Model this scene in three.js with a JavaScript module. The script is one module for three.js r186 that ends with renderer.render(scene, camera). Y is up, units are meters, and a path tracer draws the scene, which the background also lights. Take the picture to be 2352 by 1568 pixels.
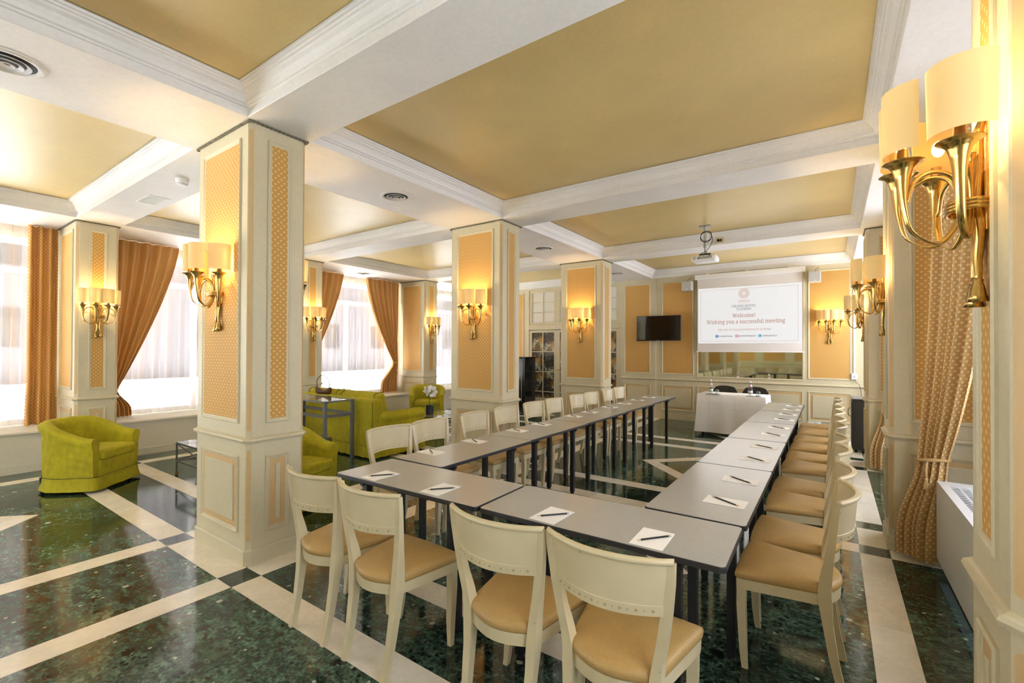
import * as THREE from 'three';
import { RoundedBoxGeometry } from 'three/addons/geometries/RoundedBoxGeometry.js';
import { mergeGeometries, toCreasedNormals } from 'three/addons/utils/BufferGeometryUtils.js';
import { RectAreaLightUniformsLib } from 'three/addons/lights/RectAreaLightUniformsLib.js';

// ---------------------------------------------------------------- camera, sky, sun, daylight, exposure
RectAreaLightUniformsLib.init();
const scene = new THREE.Scene();
const camera = new THREE.PerspectiveCamera(2 * Math.atan(784 / 1054.87) * 180 / Math.PI, 2352 / 1568, 0.05, 200);
camera.position.set(0, 1.55, 0);
camera.rotation.set(0.0081, 0.6105, 0.0043, 'YXZ');
camera.setViewOffset(2352, 1568, 0, -9.34, 2352, 1568);
const renderer = new THREE.WebGLRenderer();
renderer.toneMapping = THREE.LinearToneMapping;
renderer.toneMappingExposure = 1.8;
renderer.shadowMap.enabled = true;
scene.background = new THREE.Color(0.88, 0.97, 1.12);
scene.backgroundIntensity = 0.8;
const sun = new THREE.DirectionalLight(0xebf4ff, 95);
sun.position.set(-14.5, 24, -22); sun.target.position.set(-14, 0, -4);
sun.castShadow = true; sun.shadow.mapSize.set(2048, 2048);
Object.assign(sun.shadow.camera, { left: -22, right: 22, top: 22, bottom: -22, near: 1, far: 80 });
scene.add(sun, sun.target);
// daylight entering by each window opening: centre z, width, centre y, height
const LEFT_BAYS = [[2.88, 2.7], [-0.3, 2.44], [-3.37, 2.44], [-6.42, 2.44], [-9.3, 2.2]];
const RIGHT_BAYS = [[2.88, 2.2], [-0.3, 2.0], [-3.34, 2.0], [-6.42, 2.0], [-9.3, 1.8]];
function daylight(x, y, z, w, h, yaw, color, intensity) {
  const l = new THREE.RectAreaLight(color, intensity, w, h);
  l.position.set(x, y, z); l.rotation.y = yaw; scene.add(l);          // a RectAreaLight shines along its own -z
}
LEFT_BAYS.forEach(([z, w], i) => i < 1 && daylight(-9.32, 1.78, z, w, 2.4, -Math.PI / 2, 0xd9e8ff, 3.5));
RIGHT_BAYS.forEach(([z, w], i) => daylight(1.34, 1.9, z, w, 1.9, Math.PI / 2, 0xe6f0ff, [2.5, 2.5, 6, 11, 18][i]));
[-7.0, -5.2].forEach(x => daylight(x, 1.6, 4.72, 1.5, 2.6, 0, 0xd9e8ff, 2.2));  // fill light at the two windows added behind the camera

// ---------------------------------------------------------------- helpers
const PI = Math.PI, V = (x, y, z) => new THREE.Vector3(x, y, z);
let seed = 1234567;
const rnd = () => { seed = (seed * 1664525 + 1013904223) >>> 0; return seed / 4294967296; };
const lerp = (a, b, t) => a + (b - a) * t, clamp = (v, a = 0, b = 1) => Math.min(b, Math.max(a, v)), smooth = (a, b, v) => { const t = clamp((v - a) / (b - a)); return t * t * (3 - 2 * t); };
const used = {};
const numbered = n => { used[n] = (used[n] ?? -1) + 1; return used[n] ? `${n}_${String(used[n]).padStart(3, '0')}` : n; };
function tag(o, label, category, group, kind) {
  o.userData = { ...(label && { label }), ...(category && { category }), ...(group && { group }), ...(kind && { kind }) };
  return o;
}
function thing(name, label, category, pos = [0, 0, 0], turn = 0, group, kind) {
  const o = new THREE.Group(); o.name = numbered(name); scene.add(o);
  o.position.set(...pos); o.rotation.y = turn; return tag(o, label, category, group, kind);
}
function copyOf(root, pos, turn, label, group) {
  const r = root.clone(); r.name = numbered(root.name.replace(/_\d{3}$/, '')); scene.add(r);
  r.position.set(...pos); r.rotation.y = turn; r.userData = { ...root.userData, label };
  if (group) r.userData.group = group;
  return r;
}
function plain(g) {
  if (g.index) g = g.toNonIndexed();
  for (const k of Object.keys(g.attributes)) if (!['position', 'normal', 'uv'].includes(k)) g.deleteAttribute(k);
  if (!g.attributes.normal) g.computeVertexNormals();
  if (!g.attributes.uv) g.setAttribute('uv', new THREE.BufferAttribute(new Float32Array(g.attributes.position.count * 2), 2));
  g.morphAttributes = {}; g.clearGroups();
  return g;
}
function metreUV(g, ox = 0, oy = 0) {                                   // uv in metres, laid flat on the face's main plane
  const p = g.attributes.position, uv = g.attributes.uv, a = V(), b = V(), c = V();
  for (let i = 0; i < p.count; i += 3) {
    a.fromBufferAttribute(p, i); b.fromBufferAttribute(p, i + 1); c.fromBufferAttribute(p, i + 2);
    const n = b.clone().sub(a).cross(c.clone().sub(a)), x = Math.abs(n.x), y = Math.abs(n.y), z = Math.abs(n.z);
    [a, b, c].forEach((v, k) => uv.setXY(i + k, (x > y && x > z ? v.z : v.x) + ox, (y >= x && y >= z ? v.z : v.y) + oy));
  }
  return g;
}
const geo = list => { const l = [].concat(list).map(plain); return l.length === 1 ? l[0] : mergeGeometries(l); };
function part(name, list, mat, parent, label) {
  const g = geo(list);
  if (mat.userData.metre && !g.userData.keepUV && ![].concat(list).some(q => q.userData.keepUV)) metreUV(g);
  const m = new THREE.Mesh(g, mat); m.name = name; m.castShadow = m.receiveShadow = true;
  if (label) m.userData = { label };
  parent.add(m); return m;
}
function single(name, list, mat, label, category, group, kind) {
  const m = part(numbered(name), list, mat, scene); tag(m, label, category, group, kind); return m;
}
const bx = (w, h, d, x = 0, y = 0, z = 0) => new THREE.BoxGeometry(w, h, d).translate(x, y, z);
const box = (x0, x1, y0, y1, z0, z1) => bx(Math.abs(x1 - x0), Math.abs(y1 - y0), Math.abs(z1 - z0), (x0 + x1) / 2, (y0 + y1) / 2, (z0 + z1) / 2);
const rb = (w, h, d, r, x = 0, y = 0, z = 0, s = 2) => new RoundedBoxGeometry(w, h, d, s, Math.min(r, w / 2.01, h / 2.01, d / 2.01)).translate(x, y, z);
const cyl = (r0, r1, h, x = 0, y = 0, z = 0, s = 20) => new THREE.CylinderGeometry(r0, r1, h, s).translate(x, y, z);
function quads(rows, closedU = false, cap = false) {                     // a sheet through rows of points
  const pos = [], idx = [], n = rows[0].length, uv = [];
  rows.forEach((r, j) => r.forEach((q, i) => { pos.push(q.x, q.y, q.z); uv.push(i / (n - 1), j / (rows.length - 1)); }));
  for (let j = 0; j + 1 < rows.length; j++) for (let i = 0; i < (closedU ? n : n - 1); i++) {
    const a = j * n + i, b = j * n + (i + 1) % n; idx.push(a, b, b + n, a, b + n, a + n);
  }
  if (cap) for (const [j, f] of [[0, 1], [rows.length - 1, 0]]) {
    const c = V(); rows[j].forEach(q => c.add(q)); c.multiplyScalar(1 / n); const k = pos.length / 3; pos.push(c.x, c.y, c.z); uv.push(0, 0);
    for (let i = 0; i < n; i++) { const a = j * n + i, b = j * n + (i + 1) % n; f ? idx.push(k, b, a) : idx.push(k, a, b); }
  }
  const g = new THREE.BufferGeometry();
  g.setAttribute('position', new THREE.Float32BufferAttribute(pos, 3)); g.setAttribute('uv', new THREE.Float32BufferAttribute(uv, 2));
  g.setIndex(idx); g.computeVertexNormals(); return g;
}
const crease = (g, a = 0.6) => toCreasedNormals(g, a);
// bar whose rectangular sections are level: [x, y, z, half x, half z]
const bar = secs => crease(quads(secs.map(([x, y, z, a, b]) => [V(x - a, y, z - b), V(x - a, y, z + b), V(x + a, y, z + b), V(x + a, y, z - b)]), true, true), 0.7);
// round tube along points, radius per point
function tube(pts, rad, n = 24, m = 10, flat = 1) {
  const c = new THREE.CatmullRomCurve3(pts.map(p => p.isVector3 ? p : V(...p)), false, 'centripetal'), fr = c.computeFrenetFrames(n, false), rows = [];
  for (let i = 0; i <= n; i++) {
    const t = i / n, p = c.getPoint(t), k = t * (pts.length - 1), a = Math.min(Math.floor(k), pts.length - 2), R = Array.isArray(rad) ? lerp(rad[a], rad[a + 1], k - a) : rad;
    rows.push(Array.from({ length: m }, (_, j) => { const w = j / m * 2 * PI; return p.clone().addScaledVector(c.getPoint(t) && fr.normals[Math.min(i, n)], Math.cos(w) * R).addScaledVector(fr.binormals[Math.min(i, n)], Math.sin(w) * R * flat); }));
  }
  return quads(rows, true, true);
}
// mitred moulding round a rectangle: profile of [inset, height]; map(u, v, height) -> point
function frame(u0, v0, u1, v1, prof, map = (u, v, w) => V(u, v, w)) {
  const rows = prof.map(([i, w]) => [map(u0 + i, v0 + i, w), map(u1 - i, v0 + i, w), map(u1 - i, v1 - i, w), map(u0 + i, v1 - i, w)]);
  const g = quads(rows, true).toNonIndexed(); g.computeVertexNormals(); return g;
}
const FRAME = [[0, 0], [0, 0.008], [0.006, 0.014], [0.014, 0.012], [0.018, 0.007], [0.026, 0.006], [0.031, 0.003], [0.034, -0.004]];

// ---------------------------------------------------------------- procedural textures
function hash2(x, y, s) { let h = (x * 374761393 + y * 668265263 + s * 974711) | 0; h = Math.imul(h ^ (h >>> 13), 1274126177); return ((h ^ (h >>> 16)) >>> 0) / 4294967296; }
function vnoise(x, y, p, s) {                                            // value noise repeating every p cells
  const xi = Math.floor(x), yi = Math.floor(y), fx = x - xi, fy = y - yi, u = fx * fx * (3 - 2 * fx), v = fy * fy * (3 - 2 * fy), m = k => ((k % p) + p) % p;
  return lerp(lerp(hash2(m(xi), m(yi), s), hash2(m(xi + 1), m(yi), s), u), lerp(hash2(m(xi), m(yi + 1), s), hash2(m(xi + 1), m(yi + 1), s), u), v);
}
function fbm(u, v, p, oct, s) { let a = 0, w = 0.5, t = 0; for (let o = 0; o < oct; o++) { a += w * vnoise(u * p, v * p, p, s + o); t += w; p *= 2; w *= 0.5; } return a / t; }
function cells(u, v, p, s) {                                             // [distance to nearest point, its random number, distance gap]
  const x = u * p, y = v * p, xi = Math.floor(x), yi = Math.floor(y), m = k => ((k % p) + p) % p; let d1 = 9, d2 = 9, id = 0;
  for (let j = -1; j < 2; j++) for (let i = -1; i < 2; i++) {
    const cx = m(xi + i), cy = m(yi + j), dx = xi + i + hash2(cx, cy, s) - x, dy = yi + j + hash2(cx, cy, s + 1) - y, d = Math.hypot(dx, dy);
    if (d < d1) { d2 = d1; d1 = d; id = hash2(cx, cy, s + 2); } else if (d < d2) d2 = d;
  }
  return [d1, id, d2 - d1];
}
function texture(n, metres, fn, color = true, rot = 0) {
  const d = new Uint8Array(n * n * 4);
  for (let j = 0; j < n; j++) for (let i = 0; i < n; i++) { const c = fn(i / n, j / n), k = (j * n + i) * 4; d[k] = clamp(c[0], 0, 255); d[k + 1] = clamp(c[1], 0, 255); d[k + 2] = clamp(c[2], 0, 255); d[k + 3] = 255; }
  const t = new THREE.DataTexture(d, n, n); t.wrapS = t.wrapT = THREE.RepeatWrapping; t.magFilter = THREE.LinearFilter; t.minFilter = THREE.LinearMipmapLinearFilter; t.generateMipmaps = true;
  if (color) t.colorSpace = THREE.SRGBColorSpace;
  t.repeat.set(1 / metres, 1 / metres); t.rotation = rot; t.needsUpdate = true; return t;
}
const mix3 = (a, b, t) => [lerp(a[0], b[0], t), lerp(a[1], b[1], t), lerp(a[2], b[2], t)];
function verde(s, dark) {                                                // green breccia marble
  return texture(1024, 1.5, (u, v) => {
    const wu = u + 0.03 * (fbm(u, v, 4, 3, s + 50) - 0.5), wv = v + 0.03 * (fbm(u, v, 4, 3, s + 60) - 0.5);
    const big = fbm(u, v, 3, 3, s), mid = fbm(wu, wv * 2, 32, 4, s + 9), grain = fbm(u, v, 128, 2, s + 20);
    let c = mix3([18, 32, 25], [98, 128, 107], clamp(0.45 + 0.8 * (big - 0.47) + 0.9 * (mid - 0.48) + 0.9 * (grain - 0.5)));
    c = mix3(c, [52, 58, 40], 0.35 * smooth(0.55, 0.75, fbm(u, v, 5, 3, s + 31)));
    const k = cells(wu + 0.05 * grain, wv, 16, s + 3); if (k[1] < 0.16 && k[0] < 0.30 + 0.2 * k[1]) c = mix3(c, [16, 22, 20], 0.85);
    const k2 = cells(wu, wv, 52, s + 5); if (k2[1] < 0.22 && k2[0] < 0.34) c = mix3(c, [14, 20, 18], 0.8);
    if (k2[1] > 0.99 && k2[0] < 0.2 + 0.25 * grain) c = mix3(c, [190, 200, 185], 0.8);
    const k3 = cells(wu, wv, 20, s + 7); if (k3[1] > 0.993 && k3[0] < 0.1 + 0.25 * mid) c = mix3(c, [205, 208, 195], 0.85);
    const vein = Math.abs(fbm(wu, wv, 8, 4, s + 13) - 0.5); if (vein < 0.008) c = mix3(c, [150, 170, 150], 0.4 * (1 - vein / 0.008));
    return c.map(q => q * dark);
  });
}
const cream = (base, amp, n, metres, s) => texture(n, metres, (u, v) => { const a = fbm(u, v, 6, 5, s) - 0.5, b = fbm(u, v, 48, 3, s + 9) - 0.5; return base.map(q => q * (1 + amp * a + amp * 0.6 * b)); });
function lattice(base, dot, ring, size) {                                // woven cloth with rows of small lozenges
  return texture(128, 0.046, (u, v) => {
    const q = (cu, cv) => { const du = Math.abs(((u - cu + 1.5) % 1) - 0.5), dv = Math.abs(((v - cv + 1.5) % 1) - 0.5); return du * 0.9 + dv; };
    const d = Math.min(q(0.25, 0.25), q(0.75, 0.75)), w = 1 + 0.06 * Math.sin(u * 2 * PI * 16) + 0.05 * Math.sin(v * 2 * PI * 16);
    const c = d < size * 0.45 ? mix3(dot, ring, 0.35) : d < size ? dot : base; return c.map(k => k * w);
  });
}
const leaf = (n, m, f) => texture(n, m, f);

// ---------------------------------------------------------------- materials
const M = {};
const std = (name, o) => { const { metre, ...r } = o; const m = new THREE.MeshPhysicalMaterial(r); m.name = name; if (metre) m.userData.metre = true; return M[name] = m; };
const scuff = texture(512, 1.1, (u, v) => { const a = fbm(u, v, 4, 5, 71), b = fbm(u, v, 64, 2, 75); return Array(3).fill(255 * clamp(0.97 + 0.05 * (a - 0.5) + 0.03 * (b - 0.5))); });
std('creamPaint', { color: 0xd3c8a6, roughness: 0.42, map: scuff, metre: true });
std('tanPaint', { color: 0xd3b27e, roughness: 0.5, map: scuff, metre: true });
std('whitePaint', { color: 0xf1eee8, roughness: 0.55, map: scuff, metre: true });
std('benchPaint', { color: 0xe2dccb, roughness: 0.5, map: scuff, metre: true });
std('yellowPaint', { color: 0xd4bc80, roughness: 0.42, map: scuff, metre: true });
std('rope', { color: 0x77705a, roughness: 0.8 });
std('fabric', { color: 0xffffff, roughness: 0.75, map: lattice([198, 150, 76], [224, 190, 126], [208, 165, 93], 0.2), metre: true });
std('curtain', { color: 0xffffff, roughness: 0.62, sheen: 0.4, sheenColor: new THREE.Color(0xffe2b0), sheenRoughness: 0.5, map: lattice([207, 150, 76], [230, 194, 136], [218, 174, 108], 0.2), side: THREE.DoubleSide });
std('litCurtain', { color: 0xffffff, roughness: 0.55, sheen: 0.5, sheenColor: new THREE.Color(0xfff0d0), sheenRoughness: 0.45, map: lattice([214, 172, 106], [242, 228, 198], [228, 200, 150], 0.22), side: THREE.DoubleSide });  // same cloth as curtain, with stronger window light put into its colours
std('sheer', { color: 0xeeeaea, roughness: 0.22, transmission: 0.42, thickness: 0, side: THREE.DoubleSide });
std('blind', { color: 0xe6e2d6, roughness: 0.9 });
std('glass', { color: 0xffffff, roughness: 0.02, transmission: 1, thickness: 0 });
std('tableGlass', { color: 0xe6f2ea, roughness: 0.03, transmission: 0.9, thickness: 0 });
std('mirror', { color: 0xcfd3c0, roughness: 0.03, metalness: 1 });
std('brass', { color: 0xc9a862, roughness: 0.22, metalness: 1 });
std('darkBrass', { color: 0x6e4f22, roughness: 0.4, metalness: 0.7 });
std('shade', { color: 0xe0c68e, roughness: 1, transmission: 0.075, thickness: 0, side: THREE.DoubleSide });
std('bulb', { color: 0xfff2d0, emissive: 0xffcf80, emissiveIntensity: 2.5 });
const V1 = verde(11, 1), V2 = verde(83, 0.85);
std('greenMarble', { color: 0xffffff, roughness: 0.09, map: V1, metre: true });
std('darkMarble', { color: 0xffffff, roughness: 0.09, map: V2, metre: true });
std('whiteMarble', { color: 0xffffff, roughness: 0.13, map: cream([236, 229, 214], 0.1, 512, 0.9, 5), metre: true });
std('whiteMarbleWarm', { color: 0xffffff, roughness: 0.13, map: cream([232, 222, 202], 0.12, 512, 0.9, 6), metre: true });
std('grout', { color: 0x5b5348, roughness: 0.8 });
const wear = texture(512, 0.5, (u, v) => { const a = fbm(u, v, 5, 5, 31), k = cells(u, v, 26, 33); const chip = k[1] > 0.992 && k[0] < 0.18 ? 0.8 : 1; return [216 * chip, 202 * chip, 162 * chip].map(q => q * (0.96 + 0.08 * (a - 0.5))); });
std('chairPaint', { color: 0xffffff, roughness: 0.3, map: wear, metre: true });
std('seatLeather', { color: 0xffffff, roughness: 0.42, map: texture(256, 0.25, (u, v) => { const g = fbm(u, v, 64, 2, 91), a = fbm(u, v, 4, 3, 95); return [184, 151, 92].map(q => q * (0.92 + 0.1 * g + 0.06 * a)); }), bumpMap: texture(256, 0.12, (u, v) => { const k = cells(u, v, 40, 98); return Array(3).fill(255 * clamp(k[2])); }, false), bumpScale: 0.0003, metre: true });
std('dots', { color: 0xab9c74, roughness: 0.6 });
std('laminate', { color: 0xffffff, roughness: 0.23, map: texture(256, 0.3, (u, v) => { const a = fbm(u, v, 64, 2, 41), b = fbm(u, v * 0.2, 8, 3, 44); return [175, 174, 168].map(q => q * (0.97 + 0.05 * a + 0.02 * b)); }), metre: true });
std('blackMetal', { color: 0x232426, roughness: 0.45, metalness: 0.2 });
std('blackEdge', { color: 0x2a2a2c, roughness: 0.5 });
std('steel', { color: 0x9b9b98, roughness: 0.35, metalness: 0.8 });
std('paper', { color: 0xfbfaf8, roughness: 0.8 });
std('pencilBlack', { color: 0x1c1d20, roughness: 0.35 });
std('pencilWood', { color: 0xd8b98a, roughness: 0.7 });
std('pencilMetal', { color: 0xc8c4bb, roughness: 0.3, metalness: 0.9 });
std('velvet', { color: 0xffffff, metre: true, map: texture(512, 0.7, (u, v) => { const a = fbm(u, v, 3, 4, 201), b = fbm(u * 2, v, 12, 3, 207), q = 0.84 + 0.16 * (a - 0.5) + 0.12 * (b - 0.5); return [196 * q, 184 * q, 14 * q]; }), roughness: 0.85, sheen: 1, sheenColor: new THREE.Color(0xc8c62e), sheenRoughness: 0.35, bumpMap: texture(256, 0.5, (u, v) => Array(3).fill(255 * fbm(u, v * 2, 5, 3, 231)), false), bumpScale: 0.007 });
std('velvetPiping', { color: 0x4e4a12, roughness: 0.9 });
std('iron', { color: 0x55534e, roughness: 0.45, metalness: 0.6 });
std('greySteel', { color: 0x6c6e72, roughness: 0.4, metalness: 0.3 });
std('darkWood', { color: 0x3a2417, roughness: 0.5 });
std('blackLacquer', { color: 0x141516, roughness: 0.15 });
std('screenFabric', { color: 0xe4dfda, roughness: 0.85 });
std('plasticWhite', { color: 0xefefed, roughness: 0.4 });
std('plasticGrey', { color: 0xb9b9b2, roughness: 0.5 });
std('plasticBlack', { color: 0x121214, roughness: 0.35 });
std('tvGlass', { color: 0x060607, roughness: 0.08 });
std('linen', { color: 0xf4f2ee, roughness: 0.85 });
std('waterGlass', { color: 0xf4fbf8, roughness: 0.02, transmission: 0.95, thickness: 0 });
std('labelWhite', { color: 0xe8e6e6, roughness: 0.6 });
std('pinkCap', { color: 0xe9b8c4, roughness: 0.5 });
std('petal', { color: 0xfaf9f5, roughness: 0.7, side: THREE.DoubleSide });
std('leafGreen', { color: 0x3f6b2c, roughness: 0.5, side: THREE.DoubleSide });
std('pot', { color: 0x3a3d40, roughness: 0.5 });
std('bagLeather', { color: 0x5c3a22, roughness: 0.45 });
std('fanCoil', { color: 0xe6e8ea, roughness: 0.35 });
std('grille', { color: 0x3b3c3d, roughness: 0.7 });
std('rackMetal', { color: 0x3c3d40, roughness: 0.4 });
std('mottledGlass', { color: 0xffffff, roughness: 0.18, metalness: 0.1, map: texture(256, 0.8, (u, v) => { const a = fbm(u, v, 5, 5, 61), b = fbm(u, v, 30, 3, 66); let c = mix3([62, 60, 54], [186, 180, 156], smooth(0.46, 0.66, a * 0.7 + b * 0.35)); return mix3(c, [172, 120, 52], 0.6 * smooth(0.56, 0.7, fbm(u, v, 4, 3, 69))); }), metre: true });  // dark panes mottled pale grey, with gold-brown patches
std('facade', { color: 0x3f3e44, roughness: 0.9 });
std('terrace', { color: 0xf2efe8, roughness: 0.9 });
std('skirtWood', { color: 0x2a1c12, roughness: 0.6 });

// ---------------------------------------------------------------- measures of the room
const HC = 3.18, HP = 3.36, XL = -8.95, XR = 0.97, ZB = -10.49, ZF = 4.6;
const ROWS = [1.45, -1.6, -4.63, -7.7], CD = 0.43, CW = 0.866;

// ---------------------------------------------------------------- floor: marble pieces laid in stripes, squares and lozenges
{
  const floor = new THREE.Group(); floor.name = 'floor'; scene.add(floor); tag(floor, 'polished green and cream marble floor laid in stripes and lozenges', 'floor', null, 'structure');
  part('screed', box(-9.3, 1.4, -0.2, -0.021, ZB - 0.3, ZF + 0.3), M.grout, floor);
  const E_ = 0.0006;
  const slab = (name, pts, mat, holes = []) => {                         // points as [x, z]
    const s = new THREE.Shape(pts.map(([x, z]) => new THREE.Vector2(x, -z)));
    for (const h of holes) s.holes.push(new THREE.Path(h.map(([x, z]) => new THREE.Vector2(x, -z))));
    const g = new THREE.ExtrudeGeometry(s, { depth: 0.02, bevelEnabled: false }).rotateX(-PI / 2).translate(0, -0.02, 0), pg = plain(g);
    metreUV(pg, rnd() * 3, rnd() * 3); pg.userData.keepUV = true; part(name, pg, mat, floor);
  };
  const rect = (x0, x1, z0, z1) => [[x0 + E_, z0 + E_], [x1 - E_, z0 + E_], [x1 - E_, z1 - E_], [x0 + E_, z1 - E_]];
  const xs = [[-8.95, -7.79, 'f'], [-7.79, -7.6, 's'], [-7.6, -4.46, 'f'], [-4.46, -4.27, 's'], [-4.27, -3.4, 'f'], [-3.4, -3.2, 's'], [-3.2, 0.165, 'f'], [0.165, 0.355, 's'], [0.355, XR, 'f']];
  const zs = []; let zt = ZF;
  for (const z of ROWS) { zs.push([z + 0.19, zt, 'f'], [z, z + 0.19, 's'], [z - CD, z, 'g'], [z - CD - 0.19, z - CD, 's']); zt = z - CD - 0.19; }
  zs.push([ZB, zt, 'f']);
  for (const [x0, x1, a] of xs) for (const [z0, z1, b] of zs) {
    const cx = (x0 + x1) / 2, cz = (z0 + z1) / 2, w = x1 - x0, d = z1 - z0;
    if (a === 's' && b === 's') slab('marble_square', rect(x0, x1, z0, z1), M.darkMarble);
    else if (a === 's' || b === 's') {
      const n = Math.max(1, Math.round(Math.max(w, d) / 1.15));
      for (let k = 0; k < n; k++) slab('marble_strip', w > d ? rect(lerp(x0, x1, k / n), lerp(x0, x1, (k + 1) / n), z0, z1) : rect(x0, x1, lerp(z0, z1, k / n), lerp(z0, z1, (k + 1) / n)), rnd() < 0.5 ? M.whiteMarble : M.whiteMarbleWarm);
    } else if (b === 'f' && w > 2.5 && d > 1.8) {
      const R = 0.7, r = 0.46, o = [[cx - R, cz], [cx, cz - R], [cx + R, cz], [cx, cz + R]], q = [[cx - r, cz], [cx, cz - r], [cx + r, cz], [cx, cz + r]];
      slab('marble_field', rect(x0, x1, z0, z1), M.greenMarble, [o]);
      for (let k = 0; k < 4; k++) slab('marble_lozenge_border', [o[k], o[(k + 1) % 4], q[(k + 1) % 4], q[k]], k % 2 ? M.whiteMarble : M.whiteMarbleWarm);
      slab('marble_lozenge', q, M.greenMarble);
    } else slab('marble_slab', rect(x0, x1, z0, z1), b === 'g' ? M.darkMarble : M.greenMarble);
  }
}

// ---------------------------------------------------------------- ceiling: white beams, sunk yellow panels with mouldings
{
  const ceil = new THREE.Group(); ceil.name = 'ceiling'; scene.add(ceil); tag(ceil, 'coffered ceiling with white beams and sunken yellow panels', 'ceiling', null, 'structure');
  const cx = [[-7.78, -4.29], [-3.385, 0.3]];
  const cz = [[1.47, 4.4], [-1.575, 1.03], [-4.6, -2.045], [-7.64, -5.06], [-10.43, -8.1]];
  part('slab', box(-9.3, 1.4, 3.45, 3.6, ZB - 0.3, ZF + 0.3), M.whitePaint, ceil);
  for (const [a, b] of [[-9.3, -7.78], [-4.29, -3.385], [0.3, 1.4]]) part('beam', box(a, b, HC, 3.45, ZB - 0.3, ZF + 0.3), M.whitePaint, ceil);
  const zc = [[4.4, ZF + 0.3], [1.03, 1.47], [-2.045, -1.575], [-5.06, -4.6], [-8.1, -7.64], [ZB - 0.3, -10.43]];
  for (const [a, b] of cx) for (const [c, d] of zc) part('cross_beam', box(a, b, HC, 3.45, c, d), M.whitePaint, ceil);
  const prof = [[0, HC], [0.004, HC + 0.004], [0.004, HC + 0.058], [0.016, HC + 0.062], [0.018, HC + 0.072], [0.03, HC + 0.078], [0.037, HC + 0.1], [0.05, HC + 0.122], [0.066, HC + 0.136], [0.072, HC + 0.146], [0.082, HC + 0.15], [0.086, HC + 0.16], [0.097, HC + 0.163], [0.097, HP - 0.004], [0.11, HP - 0.004]];
  for (const [a, b] of cx) for (const [c, d] of cz) {
    part('coffer_moulding', frame(a, c, b, d, prof, (u, v, w) => V(u, w, v)), M.whitePaint, ceil);
    part('coffer_panel', box(a, b, HP, HP + 0.05, c, d), M.yellowPaint, ceil);
  }
}

// ---------------------------------------------------------------- panelled columns
// panels on a face: width w, drawn on z = 0 facing +z, x from -w/2 to w/2
function facePanels(w, g, inset = 0.125, top = 3.08) {
  const x = w / 2 - inset, tan = w < 0.6;
  part('panel_frame', frame(-x, 1.003, x, top, FRAME), M.creamPaint, g);
  part('fabric_panel', box(-x + 0.03, x - 0.03, 1.033, top - 0.03, -0.002, 0.0035), M.fabric, g);
  part('lower_panel_frame', frame(-x, 0.214, x, 0.768, FRAME), M.creamPaint, g);
  part('tan_field', box(-x + 0.03, x - 0.03, 0.244, 0.738, -0.002, 0.0025), M.tanPaint, g);
  const i = tan ? Math.max(0.012, x - 0.03 - 0.042) : x - 0.075;
  part('raised_field', rb(i * 2, 0.41, 0.014, 0.005, 0, 0.492, 0.004), M.creamPaint, g);
}
function onFace(parent, x, z, turn, build) { const s = new THREE.Group(); build(s); for (const m of [...s.children]) { m.geometry.applyMatrix4(new THREE.Matrix4().makeRotationY(turn).setPosition(x, 0, z)); parent.add(m); } }
const ropeRing = (W, D, y) => {
  const a = W / 2 + 0.006, b = D / 2 + 0.006, path = [], L = [[-a, -b], [a, -b], [a, b], [-a, b], [-a, -b]];
  for (let k = 0; k < 4; k++) { const n = Math.round(Math.hypot(L[k + 1][0] - L[k][0], L[k + 1][1] - L[k][1]) / 0.009); for (let i = 0; i < n; i++) path.push([lerp(L[k][0], L[k + 1][0], i / n), lerp(L[k][1], L[k + 1][1], i / n), k]); }
  return [0, PI].map(ph => {
    const rows = path.concat([path[0]]).map(([x, z], i) => { const w = i * 0.9 + ph, k = path[Math.min(i, path.length - 1)][2], ox = k % 2 ? Math.cos(w) * 0.005 : 0, oz = k % 2 ? 0 : Math.cos(w) * 0.005; return Array.from({ length: 5 }, (_, j) => { const t = j / 5 * 2 * PI; return V(x + ox + (k % 2 ? Math.cos(t) * 0.006 : 0), y + Math.sin(w) * 0.005 + Math.sin(t) * 0.006, z + oz + (k % 2 ? 0 : Math.cos(t) * 0.006)); }); });
    return quads(rows, true);
  });
};
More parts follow.
